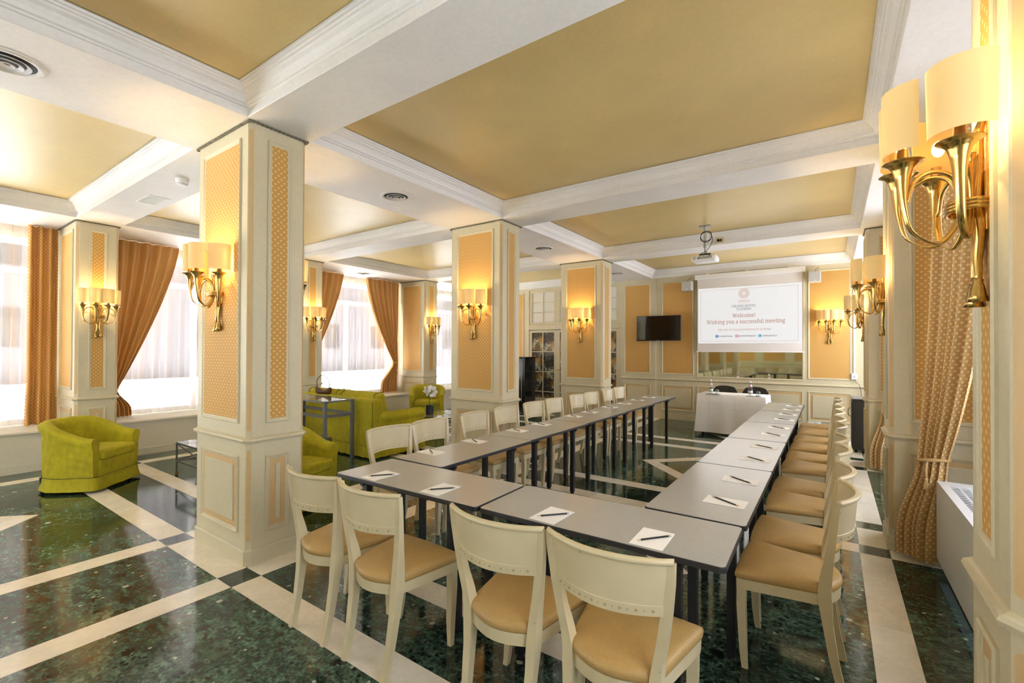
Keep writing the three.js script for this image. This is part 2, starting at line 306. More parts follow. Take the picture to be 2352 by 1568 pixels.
function makeColumn(label, pos) {
  const g = thing('column', label, 'column', pos, 0, 'panelled columns'), a = CW / 2, b = CD / 2, c = 0.032;
  const oct = (e, y) => [V(-a + c - e * 0.4, y, -b - e), V(a - c + e * 0.4, y, -b - e), V(a + e, y, -b + c - e * 0.4), V(a + e, y, b - c + e * 0.4), V(a - c + e * 0.4, y, b + e), V(-a + c - e * 0.4, y, b + e), V(-a - e, y, b - c + e * 0.4), V(-a - e, y, -b + c - e * 0.4)].reverse();
  part('shaft', crease(quads([oct(0, 0), oct(0, HC - 0.001)], true, true), 0.4), M.creamPaint, g);
  part('baseboard', crease(quads([oct(0.012, 0), oct(0.012, 0.1), oct(0.006, 0.113), oct(0, 0.114)], true), 0.4), M.creamPaint, g);
  part('rail', crease(quads([[0, 0.862], [0.008, 0.864], [0.01, 0.872], [0.022, 0.876], [0.027, 0.888], [0.022, 0.9], [0.01, 0.904], [0.006, 0.91], [0, 0.912]].map(([e, y]) => oct(e, y)), true), 0.7), M.creamPaint, g);
  part('rope_trim', ropeRing(CW, CD, HC - 0.008), M.rope, g);
  for (const s of [0, PI]) onFace(g, 0, s ? -b : b, s, q => facePanels(CW, q));
  for (const s of [1, -1]) onFace(g, s * a, 0, s * PI / 2, q => facePanels(CD, q));
  for (const [sx, sz] of [[1, 1], [1, -1], [-1, 1], [-1, -1]]) for (const [y0, y1] of [[0.168, 0.821], [0.954, 3.123]]) {
    const s = new THREE.Shape(), r = 0.014; s.absarc(0, y1 - r, r, 0, PI); s.absarc(0, y0 + r, r, PI, 2 * PI);
    const q = new THREE.ExtrudeGeometry(s, { depth: 0.003, bevelEnabled: false, curveSegments: 6 });
    part('corner_strip', q.rotateY(Math.atan2(sx, sz)).translate(sx * (a - c / 2 - 0.0008), 0, sz * (b - c / 2 - 0.0008)), M.tanPaint, g);
  }
  return g;
}
const colC = z => z - CD / 2;
const col1 = makeColumn('nearest panelled column, standing alone left of the front table', [-3.404 - CW / 2, 0, colC(ROWS[1])]);
const COLS = [[-3.404 - CW / 2, 2, 'second panelled column of the middle row, behind the left table row'], [-3.404 - CW / 2, 3, 'third panelled column of the middle row, left of the wall television'], [-7.9 - CW / 2, 1, 'panelled window column behind the single armchair at far left'], [-7.9 - CW / 2, 2, 'panelled window column just right of the nearest column'], [-7.9 - CW / 2, 3, 'panelled window column behind the far armchair'],
  [0.356 + CW / 2, 1, 'panelled pillar at the right edge carrying the largest wall lamp'], [0.356 + CW / 2, 2, 'panelled pillar beside the tied curtain and the white fan coil'], [0.356 + CW / 2, 3, 'farthest right panelled pillar beside the black equipment cabinet'],
  [-3.404 - CW / 2, 0, 'panelled column of the middle row behind the camera'], [-7.9 - CW / 2, 0, 'panelled window column behind the camera'], [0.356 + CW / 2, 0, 'panelled right pillar behind the camera']];
for (const [x, r, l] of COLS) copyOf(col1, [x, 0, colC(ROWS[r])], 0, l);

// ---------------------------------------------------------------- walls
function wallGroup(name, label) { const g = new THREE.Group(); g.name = name; scene.add(g); return tag(g, label, 'wall', null, 'structure'); }
const wl = wallGroup('wall_left', 'window wall with cream piers and low bench'), wr = wallGroup('wall_right', 'cream window wall on the right'), wb = wallGroup('wall_back', 'far wall with cream frames and orange fabric panels'), wf = wallGroup('wall_front', 'panelled wall behind the camera');
let winN = 0;
function windowUnit(x, z0, z1, y0, y1, label) {                              // x of the pane, frame bars, two casements and a fixed light above
  const g = new THREE.Group(); g.name = `window_${++winN}`; scene.add(g); tag(g, label, 'window', null, 'structure');
  const yt = y1 - 0.42, zm = (z0 + z1) / 2, f = 0.06, d = 0.05, b = (a, c, e, h) => box(x - d / 2, x + d / 2, e, h, a, c);
  part('frame', [b(z0, z0 + f, y0, y1), b(z1 - f, z1, y0, y1), b(z0 + f, z1 - f, y0, y0 + f), b(z0 + f, z1 - f, y1 - f, y1)], M.whitePaint, g);
  part('transom', b(z0 + f, z1 - f, yt - 0.035, yt + 0.035), M.whitePaint, g);
  part('mullion', b(zm - 0.04, zm + 0.04, y0 + f, yt - 0.035), M.whitePaint, g);
  for (const [a, c, e, h] of [[z0 + f, zm - 0.04, y0 + f, yt - 0.035], [zm + 0.04, z1 - f, y0 + f, yt - 0.035], [z0 + f, z1 - f, yt + 0.035, y1 - f]])
    part('pane', new THREE.PlaneGeometry(c - a, h - e).rotateY(PI / 2).translate(x, (e + h) / 2, (a + c) / 2), M.glass, g);
}
{ // left: piers between the bays, bench in front
  const edges = [ZF, ...LEFT_BAYS.flatMap(([z, w]) => [z + w / 2, z - w / 2]), ZB];
  for (let i = 0; i < edges.length; i += 2) part('pier', box(XL - 0.3, XL, 0, HC, edges[i + 1], edges[i] + (i ? 0 : 0.3)), M.creamPaint, wl);
  LEFT_BAYS.forEach(([z, w], i) => {
    part('apron', box(XL - 0.3, XL, 0, 0.5, z - w / 2, z + w / 2), M.creamPaint, wl); part('lintel', box(XL - 0.3, XL, 3.02, HC, z - w / 2, z + w / 2), M.creamPaint, wl);
    const a = z + w / 2 + 0.09, b = z - w / 2 - 0.09;
    part('bench_front', box(XL, -8.2, 0, 0.475, b, a), M.benchPaint, wl); part('bench_top', rb(XL * -1 - 8.165, 0.03, a - b, 0.006, (XL - 8.165) / 2, 0.49, z), M.benchPaint, wl);
    part('baseboard', box(-8.2, -8.188, 0, 0.1, b, a), M.benchPaint, wl);
    windowUnit(XL - 0.18, z - w / 2, z + w / 2, 0.505, 3.02, ['tall white left window behind the camera', 'tall white window behind the sheer at the left edge', 'tall white window behind the single armchair', 'tall white window above the sofa', 'tall white window beyond the far armchair'][i]);
  });
  // the columns' backs reach the wall
  for (const z of ROWS) part('pier', box(XL, -8.75, 0, HC, z - CD + 0.03, z - 0.03), M.creamPaint, wl);
}
{ // right
  RIGHT_BAYS.forEach(([z, w], i) => {
    const h = Math.min(1.3, w / 2 + 0.32), y0 = 0.72, y1 = 2.95;
    part('apron', box(XR, XR + 0.3, 0, y0, z - h, z + h), M.creamPaint, wr); part('lintel', box(XR, XR + 0.3, y1, HC, z - h, z + h), M.creamPaint, wr);
    for (const s of [-1, 1]) part('pier', box(XR, XR + 0.3, y0, y1, z + s * w / 2, z + s * h), M.creamPaint, wr);
    windowUnit(XR + 0.2, z - w / 2, z + w / 2, y0, y1, ['white right window behind the camera', 'white right window beside the camera', 'white window above the white fan coil', 'white window between the two far right pillars', 'white window beside the equipment cabinet'][i]);
  });
  part('pier', box(XR, XR + 0.3, 0, HC, ZB, -10.15), M.creamPaint, wr); part('pier', box(XR, XR + 0.3, 0, HC, 4.15, ZF), M.creamPaint, wr);
  for (const z of ROWS) part('pier', box(XR, XR + 0.3, 0, HC, z - CD - 0.06, z + 0.06), M.creamPaint, wr);
}
const panelAt = (g, x0, x1, z, turn = 0, lowTop = 0.768) => onFace(g, (x0 + x1) / 2, z, turn, s => {
  const x = (x1 - x0) / 2 + 0.03;
  part('panel_frame', frame(-x, 1.003, x, 3.08, FRAME), M.creamPaint, s);
  part('fabric_panel', box(-x + 0.03, x - 0.03, 1.033, 3.05, -0.002, 0.0035), M.fabric, s);
});
const lowPanel = (g, x0, x1, z, turn = 0) => onFace(g, (x0 + x1) / 2, z, turn, s => {
  const x = (x1 - x0) / 2 + 0.03;
  part('lower_panel_frame', frame(-x, 0.2, x, 0.765, FRAME), M.creamPaint, s);
  part('tan_field', box(-x + 0.03, x - 0.03, 0.23, 0.735, -0.002, 0.0025), M.tanPaint, s);
  part('raised_field', rb(x * 2 - 0.14, 0.42, 0.014, 0.005, 0, 0.482, 0.004), M.creamPaint, s);
});
const railProf = [[0.862, 0], [0.866, 0.01], [0.876, 0.02], [0.888, 0.026], [0.9, 0.02], [0.906, 0.008], [0.914, 0]];
const railRun = (x0, x1, z, s = 1) => crease(quads(railProf.map(([y, e]) => [V(x0, y, z + s * e), V(x1, y, z + s * e)])), 0.8);
{ // far wall: doors in the left half, pilaster, panels, mirror
  const DX0 = -6.78, DX1 = -4.2;
  part('panelling', [box(-9.3, DX0, 0, HC, ZB - 0.3, ZB), box(DX1, XR + 0.3, 0, HC, ZB - 0.3, ZB)], M.creamPaint, wb);
  part('lintel', box(DX0, DX1, 3.14, HC, ZB - 0.3, ZB), M.creamPaint, wb);
  part('backing', box(DX0, DX1, 0, 3.14, ZB - 0.34, ZB - 0.28), M.creamPaint, wb);
  part('pilaster', box(-4.15, -3.32, 0, HC, ZB, ZB + 0.03), M.creamPaint, wb);
  panelAt(wb, -4.035, -3.47, ZB + 0.03); lowPanel(wb, -4.03, -3.47, ZB + 0.03);
  panelAt(wb, -3.16, -2.525, ZB); lowPanel(wb, -3.16, -2.527, ZB);
  panelAt(wb, -0.37, 0.237, ZB); lowPanel(wb, -0.37, 0.236, ZB);
  lowPanel(wb, -2.39, -0.513, ZB);
  panelAt(wb, -7.6, -6.98, ZB); lowPanel(wb, -7.6, -6.98, ZB);
  part('mirror_frame', frame(-2.43, 0.96, -0.465, 2.95, FRAME), M.creamPaint, wb);
  part('mirror', box(-2.4, -0.495, 0.99, 2.92, ZB, ZB + 0.004), M.mirror, wb, 'large silvered mirror panel'); wb.children.at(-2).position.z = ZB;
  part('rail', [railRun(-3.32, XR, ZB), railRun(-4.15, -3.32, ZB + 0.03), railRun(XL, DX0, ZB)], M.creamPaint, wb);
  part('baseboard', [box(-3.32, XR, 0, 0.113, ZB, ZB + 0.014), box(-4.15, -3.32, 0, 0.113, ZB + 0.03, ZB + 0.044), box(XL, DX0, 0, 0.113, ZB, ZB + 0.014)], M.creamPaint, wb);
  // three glazed door leaves with transoms above
  const lw = (DX1 - DX0) / 3;
  for (let k = 0; k < 3; k++) {
    const g = new THREE.Group(); g.name = `door_${k + 1}`; scene.add(g); const x0 = DX0 + k * lw, x1 = x0 + lw, z = ZB - 0.04, s = 0.085;
    tag(g, ['glazed white door leaf nearest the tall black cabinet', 'glazed white door leaf mostly hidden by the third column', 'glazed white door leaf beside the pilaster'][k], 'door', null, 'structure');
    const st = (a, b, c, d, t = 0.05) => box(a, b, c, d, z - t / 2, z + t / 2);
    part('leaf_frame', [st(x0, x0 + s, 0, 2.06), st(x1 - s, x1, 0, 2.06), st(x0 + s, x1 - s, 2.0, 2.06), st(x0 + s, x1 - s, 0, 0.26)], M.creamPaint, g);
    part('transom_rail', rb(lw, 0.14, 0.09, 0.01, (x0 + x1) / 2, 2.14, z), M.creamPaint, g);
    part('transom_frame', [st(x0, x0 + s, 2.21, 3.14), st(x1 - s, x1, 2.21, 3.14), st(x0 + s, x1 - s, 3.07, 3.14), st(x0 + s, x1 - s, 2.21, 2.27)], M.creamPaint, g);
    const rows = [[0.26, 0.42], [0.44, 0.95], [0.97, 1.48], [1.5, 2.0]], up = [[2.27, 2.525], [2.545, 2.8], [2.82, 3.07]], xm = (x0 + x1) / 2, m = 0.011;
    for (const [set, mat, name] of [[rows, M.mottledGlass, 'pane'], [up, M.blind, 'frosted_pane']]) {
      part('glazing_bar', [st(xm - m, xm + m, set[0][0], set.at(-1)[1], 0.035), ...set.slice(1).map(([y]) => st(x0 + s, x1 - s, y - 0.02, y, 0.033))], M.creamPaint, g);
      for (const [a, b] of set) for (const [c, d] of [[x0 + s, xm - m], [xm + m, x1 - s]]) { const q = plain(box(c, d, a, b, z - 0.006, z + 0.004)); metreUV(q, rnd() * 2, rnd() * 2); q.userData.keepUV = true; part(name, q, mat, g); }
    }
    if (k === 1) part('handle', tube([[x0 + 0.04, 1.02, z + 0.03], [x0 + 0.04, 1.02, z + 0.07], [x0 + 0.14, 1.02, z + 0.07]], 0.008, 12, 8), M.brass, g);
  }
}
{ // wall behind the camera; two unseen windows added at its left end for ambient light
  const H = [[-7.75, -6.25], [-5.95, -4.45]];
  part('panelling', [box(-9.3, -7.75, 0, HC, ZF, ZF + 0.3), box(-6.25, -5.95, 0, HC, ZF, ZF + 0.3), box(-4.45, XR + 0.3, 0, HC, ZF, ZF + 0.3), ...H.flatMap(([a, b]) => [box(a, b, 0, 0.3, ZF, ZF + 0.3), box(a, b, 2.9, HC, ZF, ZF + 0.3)])], M.creamPaint, wf);
  for (const [a, b] of [[-3.9, -3.2], [-2.8, -1.9], [-1.5, -0.6], [-0.3, 0.4]]) { panelAt(wf, a, b, ZF, PI); lowPanel(wf, a, b, ZF, PI); }
  part('rail', railRun(-4.4, XR, ZF, -1), M.creamPaint, wf);
  H.forEach(([a, b], i) => {
    const g = new THREE.Group(); g.name = `window_${++winN}`; scene.add(g); tag(g, ['added window for ambient light behind the camera, nearer the left wall', 'added window for ambient light behind the camera, nearer the columns'][i], 'window', null, 'structure');
    const q = (c, d, e, h) => box(c, d, e, h, ZF + 0.12, ZF + 0.17), f = 0.06;
    part('frame', [q(a, a + f, 0.3, 2.9), q(b - f, b, 0.3, 2.9), q(a + f, b - f, 0.3, 0.36), q(a + f, b - f, 2.84, 2.9)], M.whitePaint, g);
    part('pane', new THREE.PlaneGeometry(b - a - 2 * f, 2.48).translate((a + b) / 2, 1.6, ZF + 0.145), M.glass, g);
  });
}
// outside the windows on the left: sunlit terrace and a shaded house beyond it
single('terrace', box(-60, -9.3, -0.35, -0.15, -40, 30), M.terrace, 'pale sunlit terrace outside the left windows', 'terrace', null, 'structure');
{
  const h = thing('house', 'grey shaded house beyond the terrace, seen through the sheers', 'house', [-32, -0.15, -8]);
  part('wall', bx(2, 14, 60, 0, 7, 0), M.facade, h); part('cornice', bx(2.6, 0.5, 60.6, 0, 14.1, 0), M.terrace, h);
  for (let k = -6; k <= 6; k++) for (let f = 0; f < 3; f++) part('window', bx(0.1, 1.8, 1.2, 1.02, 2.6 + f * 3.8, k * 4.2), M.tvGlass, h);
}

// ---------------------------------------------------------------- brass horn wall lamps
function makeSconce(label, pos, turn) {                                   // wall at z = 0, lamp grows towards +z; y = 0 is 2.0 m above the floor
  const g = thing('wall_lamp', label, 'wall lamp', pos, turn, 'brass horn wall lamps');
  // two cast ribbons with tassels and the gathered strap
  const ribbon = s => tube([[s * 0.004, 0.2, 0.012], [s * 0.01, 0.17, 0.02], [s * 0.006, 0.06, 0.018], [s * 0.008, -0.04, 0.024], [s * 0.016, -0.1, 0.02], [s * 0.012, -0.19, 0.024], [s * 0.022, -0.25, 0.024]], [0.008, 0.011, 0.009, 0.012, 0.014, 0.011, 0.008], 26, 10);
  part('ribbon', [ribbon(1), ribbon(-1)], M.brass, g);
  part('backplate', rb(0.05, 0.17, 0.012, 0.006, 0, -0.03, 0.006), M.brass, g);
  for (const [s, y] of [[1, 0], [-1, -0.012]]) {
    const t = []; for (let k = 0; k < 20; k++) { const a = k / 20 * 2 * PI; t.push([Math.cos(a), Math.sin(a)]); }
    const rows = [[0.008, -0.245], [0.013, -0.252], [0.011, -0.258], [0.015, -0.27], [0.019, -0.295], [0.024, -0.312], [0.001, -0.312]].map(([r, h]) => t.map(([c, n], k) => V(s * 0.024 + c * r * (k % 2 ? 0.9 : 1.05), h + y, 0.026 + n * r * 0.9 * (k % 2 ? 0.9 : 1.05))));
    part('tassel', quads(rows, true), M.brass, g);
  }
  part('strap', [-0.052, -0.042, -0.032].map((y, k) => tube([[-0.05, y, 0.008], [-0.062, y, 0.03], [-0.05, y, 0.075 + 0.003 * (k % 2)], [0, y, 0.086], [0.05, y, 0.075], [0.062, y, 0.03], [0.05, y, 0.008]], 0.0065, 30, 8)), M.brass, g);
  const arms = [[-0.168, 0.085], [-0.06, 0.188], [0.06, 0.188], [0.168, 0.085]];
  for (const [ax, az] of arms) {
    const R = Math.hypot(ax, az - 0.03), rx = ax / R, rz = (az - 0.03) / R, at = (r, y) => V(rx * r, y, 0.03 + rz * r), n = 0.008;
    // horn: mouthpiece at the hub, down through the strap, under the loop and up into the bell
    const horn = tube([at(0.03, 0.075), at(0.026, 0.02), at(0.028, -0.04), at(0.045, -0.1), at(R * 0.5, -0.14), at(R * 0.86, -0.105), at(R * 0.985, -0.03), at(R, 0.02), at(R, 0.058), at(R, 0.08), at(R, 0.092), at(R, 0.1)], [0.0055, 0.0055, 0.006, 0.0075, 0.0085, 0.0095, 0.012, 0.015, 0.02, 0.027, 0.037, 0.05], 60, 14);
    const mouth = new THREE.LatheGeometry([[0.004, 0], [0.006, 0.008], [0.005, 0.014], [0.01, 0.03], [0.011, 0.034], [0.002, 0.03]].map(([a, b]) => new THREE.Vector2(a, b)), 12).translate(rx * 0.03, 0.07, 0.03 + rz * 0.03);
    const h = part('horn', [horn, mouth], M.brass, g);
    part('loop', tube([at(0.03, -0.075), at(0.03, -0.02), at(R * 0.3, 0.05), at(R * 0.55, 0.068), at(R * 0.82, 0.045), at(R * 0.95, -0.02)], 0.0062, 28, 8), M.brass, h);
    part('socket', [cyl(0.013, 0.015, 0.045, ax, 0.115, az), cyl(0.019, 0.019, 0.012, ax, 0.102, az)], M.darkBrass, h);
    const out = Math.atan2(ax, az);
    // curved shield-shaped shade in front of the bulb
    const sh = new THREE.CylinderGeometry(0.078, 0.074, 0.185, 28, 1, true, out - 1.25, 2.5).translate(ax - Math.sin(out) * 0.03, 0.215, az - Math.cos(out) * 0.03);
    part('shade', sh, M.shade, g);
    const bulb = new THREE.SphereGeometry(0.017, 14, 10).scale(1, 1.5, 1).translate(ax - rx * 0.005, 0.195, az - 0.005);
    part('bulb', bulb, M.bulb, g);
    const l = new THREE.PointLight(0xffdb9c, SCONCE, 0, 2); l.position.set(ax - rx * 0.005, 0.198, az - 0.005); l.castShadow = true; l.shadow.radius = 0.8; l.name = 'glow'; g.add(l);
  }
  return g;
}
const SCONCE = 0.21;
const zc = r => colC(ROWS[r]), CX = -3.404 - CW / 2;
const lamp0 = makeSconce('brass horn wall lamp on the front of the nearest column', [CX + 0.235, 2.0, ROWS[1]], 0);
lamp0.position.x = -3.837;
[[[CX, 2, ROWS[1] - CD], PI, 'brass horn wall lamp on the back of the nearest column'],
 [[CX, 2, ROWS[2]], 0, 'brass horn wall lamp on the front of the second middle column'],
 [[CX, 2, ROWS[3]], 0, 'brass horn wall lamp on the front of the third middle column'],
 [[-7.9, 2, zc(1)], PI / 2, 'brass horn wall lamp above the single armchair at far left'],
 [[-7.9, 2, zc(2)], PI / 2, 'brass horn wall lamp on the window column above the sofa'],
 [[-7.9, 2, zc(3)], PI / 2, 'brass horn wall lamp above the far armchair'],
 [[0.356, 2, zc(1)], -PI / 2, 'largest brass horn wall lamp, on the right edge pillar'],
 [[0.356, 2, zc(2)], -PI / 2, 'brass horn wall lamp on the pillar with the tied curtain'],
 [[0.356, 2, zc(3)], -PI / 2, 'brass horn wall lamp on the farthest right pillar'],
 [[-0.05, 2, ZB], 0, 'brass horn wall lamp on the far wall right of the screen'],
 [[CX, 2, ROWS[0] - CD], PI, 'brass horn wall lamp on the column behind the camera'],
 [[0.356, 2, zc(0)], -PI / 2, 'brass horn wall lamp on the right pillar behind the camera']].forEach(([p, t, l]) => copyOf(lamp0, p, t, l));

// ---------------------------------------------------------------- conference chairs (front towards -z)
function makeChair(label, pos, turn, group) {
  const g = thing('conference_chair', label, 'chair', pos, turn, group);
  const plan = (y, k) => {                                               // seat outline, wide front, rounded back
    const p = []; for (let i = 0; i <= 8; i++) p.push([lerp(-0.225, 0.225, i / 8), -0.212 - 0.01 * Math.sin(i / 8 * PI)]);
    for (let i = 0; i <= 6; i++) { const t = i / 6; p.push([lerp(0.228, 0.172, t), lerp(-0.185, 0.13, t)]); }
    for (let i = 0; i <= 10; i++) { const t = i / 10; p.push([lerp(0.165, -0.165, t), 0.15 + 0.06 * Math.sin(t * PI)]); }
    for (let i = 0; i <= 6; i++) { const t = i / 6; p.push([lerp(-0.172, -0.228, t), lerp(0.13, -0.185, t)]); }
    return p.map(([x, z]) => V(x * k, y, (z + 0.01) * k - 0.01));
  };
  part('seat_cushion', crease(quads([[0.435, 0.99], [0.445, 1.015], [0.458, 1.02], [0.47, 1.0], [0.478, 0.95], [0.484, 0.85], [0.489, 0.6], [0.491, 0.25]].map(([y, k]) => plan(y, k)).reverse(), true, true), 1.2), M.seatLeather, g);
  part('seat_frame', crease(quads([[0.385, 0.955], [0.385, 0.985], [0.436, 0.99]].map(([y, k]) => plan(y, k)).reverse(), true, true), 0.6), M.chairPaint, g);
  for (const s of [-1, 1]) {
    part('leg', bar([[s * 0.196, 0.41, -0.188, 0.021, 0.021], [s * 0.196, 0.3, -0.19, 0.02, 0.02], [s * 0.194, 0.12, -0.184, 0.017, 0.017], [s * 0.2, 0.03, -0.178, 0.013, 0.014], [s * 0.203, 0, -0.174, 0.012, 0.013]]), M.chairPaint, g);
    part('leg', bar([[s * 0.222, 0.872, 0.197, 0.014, 0.011], [s * 0.216, 0.8, 0.189, 0.016, 0.012], [s * 0.204, 0.7, 0.178, 0.017, 0.014], [s * 0.188, 0.6, 0.165, 0.017, 0.018], [s * 0.172, 0.52, 0.153, 0.017, 0.024], [s * 0.163, 0.46, 0.148, 0.019, 0.026], [s * 0.16, 0.4, 0.15, 0.021, 0.026], [s * 0.157, 0.3, 0.16, 0.019, 0.02], [s * 0.152, 0.15, 0.182, 0.016, 0.018], [s * 0.148, 0, 0.214, 0.014, 0.016]]), M.chairPaint, g);
  }
  const arc = (t, w, y, z, sag, off) => { const x = lerp(-w, w, t), n = (t - 0.5) * 2; return V(x * (1 + off * 0.5), y, z + sag * (1 - n * n) + off); };
  const slatRow = (y, off) => { const k = (y - 0.69) / 0.18; return Array.from({ length: 19 }, (_, i) => arc(i / 18, lerp(0.199, 0.222, k), y, lerp(0.178, 0.195, k), 0.072, off)); };
  const slat = []; for (const [y, o] of [[0.69, -0.009], [0.69, 0.009], [0.725, 0.009], [0.727, 0.0065], [0.87, 0.0065], [0.87, -0.009], [0.727, -0.009], [0.725, -0.0065], [0.69, -0.0065]]) slat.push(slatRow(y, o));
  part('backrest', crease(quads(slat), 0.5), M.chairPaint, g);
  const crest = Array.from({ length: 19 }, (_, i) => { const c = arc(i / 18, 0.23, 0.877, 0.196, 0.073, 0); return Array.from({ length: 10 }, (_, j) => { const a = j / 10 * 2 * PI; return V(c.x, c.y + Math.sin(a) * 0.0115, c.z + Math.cos(a) * 0.0135 + 0.004); }); });
  part('crest_rail', quads(crest, true, true), M.chairPaint, g);
  const dots = []; for (let i = 0; i < 15; i++) { const t = lerp(0.08, 0.92, i / 14), r = i % 2 ? 0.0024 : 0.005; for (const [o, s] of [[0.0095, 1], [-0.0085, -1]]) { const c = arc(t, 0.2, 0.708, 0.18, 0.072, o); dots.push(new THREE.CylinderGeometry(r, r, 0.002, 8).rotateX(PI / 2).rotateY(-Math.atan((t - 0.5) * -4 * 0.072 / 0.4) * 1).translate(c.x, c.y, c.z)); } }
  const d = part('recess_dots', dots, M.dots, g); d.userData.kind = 'stuff';  // shade of small recesses put into colour: discs darker than the cream paint
  return g;
}
const ORD = ['first', 'second', 'third', 'fourth', 'fifth', 'sixth', 'seventh', 'eighth', 'ninth', 'tenth'];
const FRONT = [[-2.335, -1.63, 0.01], [-1.85, -1.63, -0.01], [-1.12, -1.68, 0], [-0.645, -1.69, 0]];
const chair0 = makeChair('leftmost cream chair of the four in the foreground row', [FRONT[0][0], 0, FRONT[0][1]], FRONT[0][2], 'chairs along the front tables');
FRONT.slice(1).forEach(([x, z, t], i) => copyOf(chair0, [x, 0, z], t, ['second cream chair from the left in the foreground row', 'third cream chair from the left in the foreground row', 'rightmost cream chair of the four in the foreground row'][i], 'chairs along the front tables'));
const LZ = [2.6, 3.08, 3.73, 4.29, 4.89, 5.4, 6.065, 6.55, 7.2, 7.69], RZ = [2.71, 3.19, 3.865, 4.345, 5.08, 5.56, 6.16, 6.69, 7.36, 7.89];
LZ.forEach((z, i) => copyOf(chair0, [-2.885, 0, -z], -PI / 2 + (i % 3 - 1) * 0.02, `${ORD[i]} cream chair from the front along the left table row`, 'chairs along the left tables'));
RZ.forEach((z, i) => copyOf(chair0, [-0.178, 0, -z], PI / 2 + ((i * 7) % 3 - 1) * 0.02, `${ORD[i]} cream chair from the front along the right table row`, 'chairs along the right tables'));

// ---------------------------------------------------------------- folding conference tables (long side along x)
function makeTable(label, pos, turn, group) {
  const g = thing('folding_table', label, 'table', pos, turn, group), L = 1.168, W = 0.482;
  const sh = (l, w, r) => { const s = new THREE.Shape(), a = l / 2, b = w / 2; s.moveTo(-a + r, -b); s.lineTo(a - r, -b); s.absarc(a - r, -b + r, r, -PI / 2, 0); s.lineTo(a, b - r); s.absarc(a - r, b - r, r, 0, PI / 2); s.lineTo(-a + r, b); s.absarc(-a + r, b - r, r, PI / 2, PI); s.lineTo(-a, -b + r); s.absarc(-a + r, -b + r, r, PI, 1.5 * PI); return s; };
  part('edge_band', new THREE.ExtrudeGeometry(sh(L - 0.006, W - 0.006, 0.022), { depth: 0.016, bevelEnabled: true, bevelSize: 0.003, bevelThickness: 0.004, bevelSegments: 2, curveSegments: 6 }).rotateX(-PI / 2).translate(0, 0.714, 0), M.blackEdge, g);
  part('tabletop', new THREE.ExtrudeGeometry(sh(L - 0.008, W - 0.008, 0.021), { depth: 0.002, bevelEnabled: false, curveSegments: 6 }).rotateX(-PI / 2).translate(0, 0.7335, 0), M.laminate, g);
  const legX = L / 2 - 0.2, legZ = W / 2 - 0.095;
  part('underframe', [bx(0.03, 0.035, W - 0.1, -legX, 0.69, 0), bx(0.03, 0.035, W - 0.1, legX, 0.69, 0), bx(L - 0.5, 0.03, 0.025, 0, 0.692, legZ - 0.02), bx(L - 0.5, 0.03, 0.025, 0, 0.692, -legZ + 0.02)], M.blackMetal, g);
  for (const s of [-1, 1]) for (const t of [-1, 1]) {
    const l = part('leg', [bx(0.04, 0.685, 0.04, s * legX, 0.3575, t * legZ), bx(0.05, 0.06, 0.05, s * legX, 0.685, t * legZ)], M.blackMetal, g);
    part('foot', [cyl(0.019, 0.02, 0.016, s * legX, 0.008, t * legZ, 14)], M.plasticBlack, l);
    part('hinge', [bx(0.05, 0.018, 0.012, s * (legX - 0.06), 0.698, t * (legZ - 0.01)), cyl(0.012, 0.012, 0.014, s * (legX - 0.03), 0.69, t * (legZ - 0.01), 10)], M.steel, l);
  }
  return g;
}
const table0 = makeTable('grey topped folding table at the front left corner of the U', [-2.098, 0, -2.065], 0.018, 'folding conference tables');
copyOf(table0, [-0.918, 0, -2.095], 0.022, 'grey topped folding table at the front right corner of the U');
[[-2.452, 2.905], [-2.462, 4.075], [-2.47, 5.25], [-2.48, 6.42], [-2.49, 7.59]].forEach(([x, z], i) => copyOf(table0, [x, 0, -z], PI / 2 - 0.006, `grey topped folding table, ${ORD[i]} from the front in the left row`));
[[-0.572, 2.945], [-0.578, 4.12], [-0.583, 5.3], [-0.589, 6.48], [-0.594, 7.66]].forEach(([x, z], i) => copyOf(table0, [x, 0, -z], PI / 2 + 0.004, `grey topped folding table, ${ORD[i]} from the front in the right row`));

// ---------------------------------------------------------------- note sheets and pencils
const sheetGeo = () => rb(0.14, 0.0016, 0.205, 0.0007, 0, 0.0008, 0, 1);
const pad0 = single('note_pad', sheetGeo(), M.paper, 'x', 'note pad', 'note pads on the tables');
const pencil0 = thing('pencil', 'x', 'pencil', [0, 0, 0], 0, 'pencils on the note pads');
{
  const hex = (r0, r1, l, x) => new THREE.CylinderGeometry(r0, r1, l, 6).rotateZ(PI / 2).translate(x, 0.0039, 0);
  part('shaft', hex(0.0039, 0.0039, 0.135, 0), M.pencilBlack, pencil0); part('point', [hex(0.0034, 0.001, 0.014, -0.0745), hex(0.001, 0.0002, 0.004, -0.0835)], M.pencilWood, pencil0);
  part('ferrule', hex(0.0041, 0.0041, 0.012, 0.0735), M.pencilMetal, pencil0); part('eraser', hex(0.0036, 0.0036, 0.009, 0.084), M.paper, pencil0);
}
const TT = 0.7357, pads = [];
[[-2.383, -1.94, 0, 'at the left end of the front tables'], [-1.87, -1.955, 0, 'on the front left table, second from the left'], [-1.133, -1.97, 0, 'on the front right table, third from the left'], [-0.641, -1.98, 0, 'at the right end of the front tables']].forEach(([x, z, t, l], i) => pads.push([x, z, 0.03 * (i % 2 ? 1 : -1), l, 0.9 - 0.03 * (i % 3)]));
[2.612, 3.147, 3.809, 4.276, 5.034, 5.486, 6.135, 6.691, 7.28, 7.83].forEach((z, i) => pads.push([-2.6, -z, PI / 2 + 0.02 * (i % 3 - 1), `on the left table row, ${ORD[i]} from the front`, -0.62 + 0.05 * (i % 4)]));
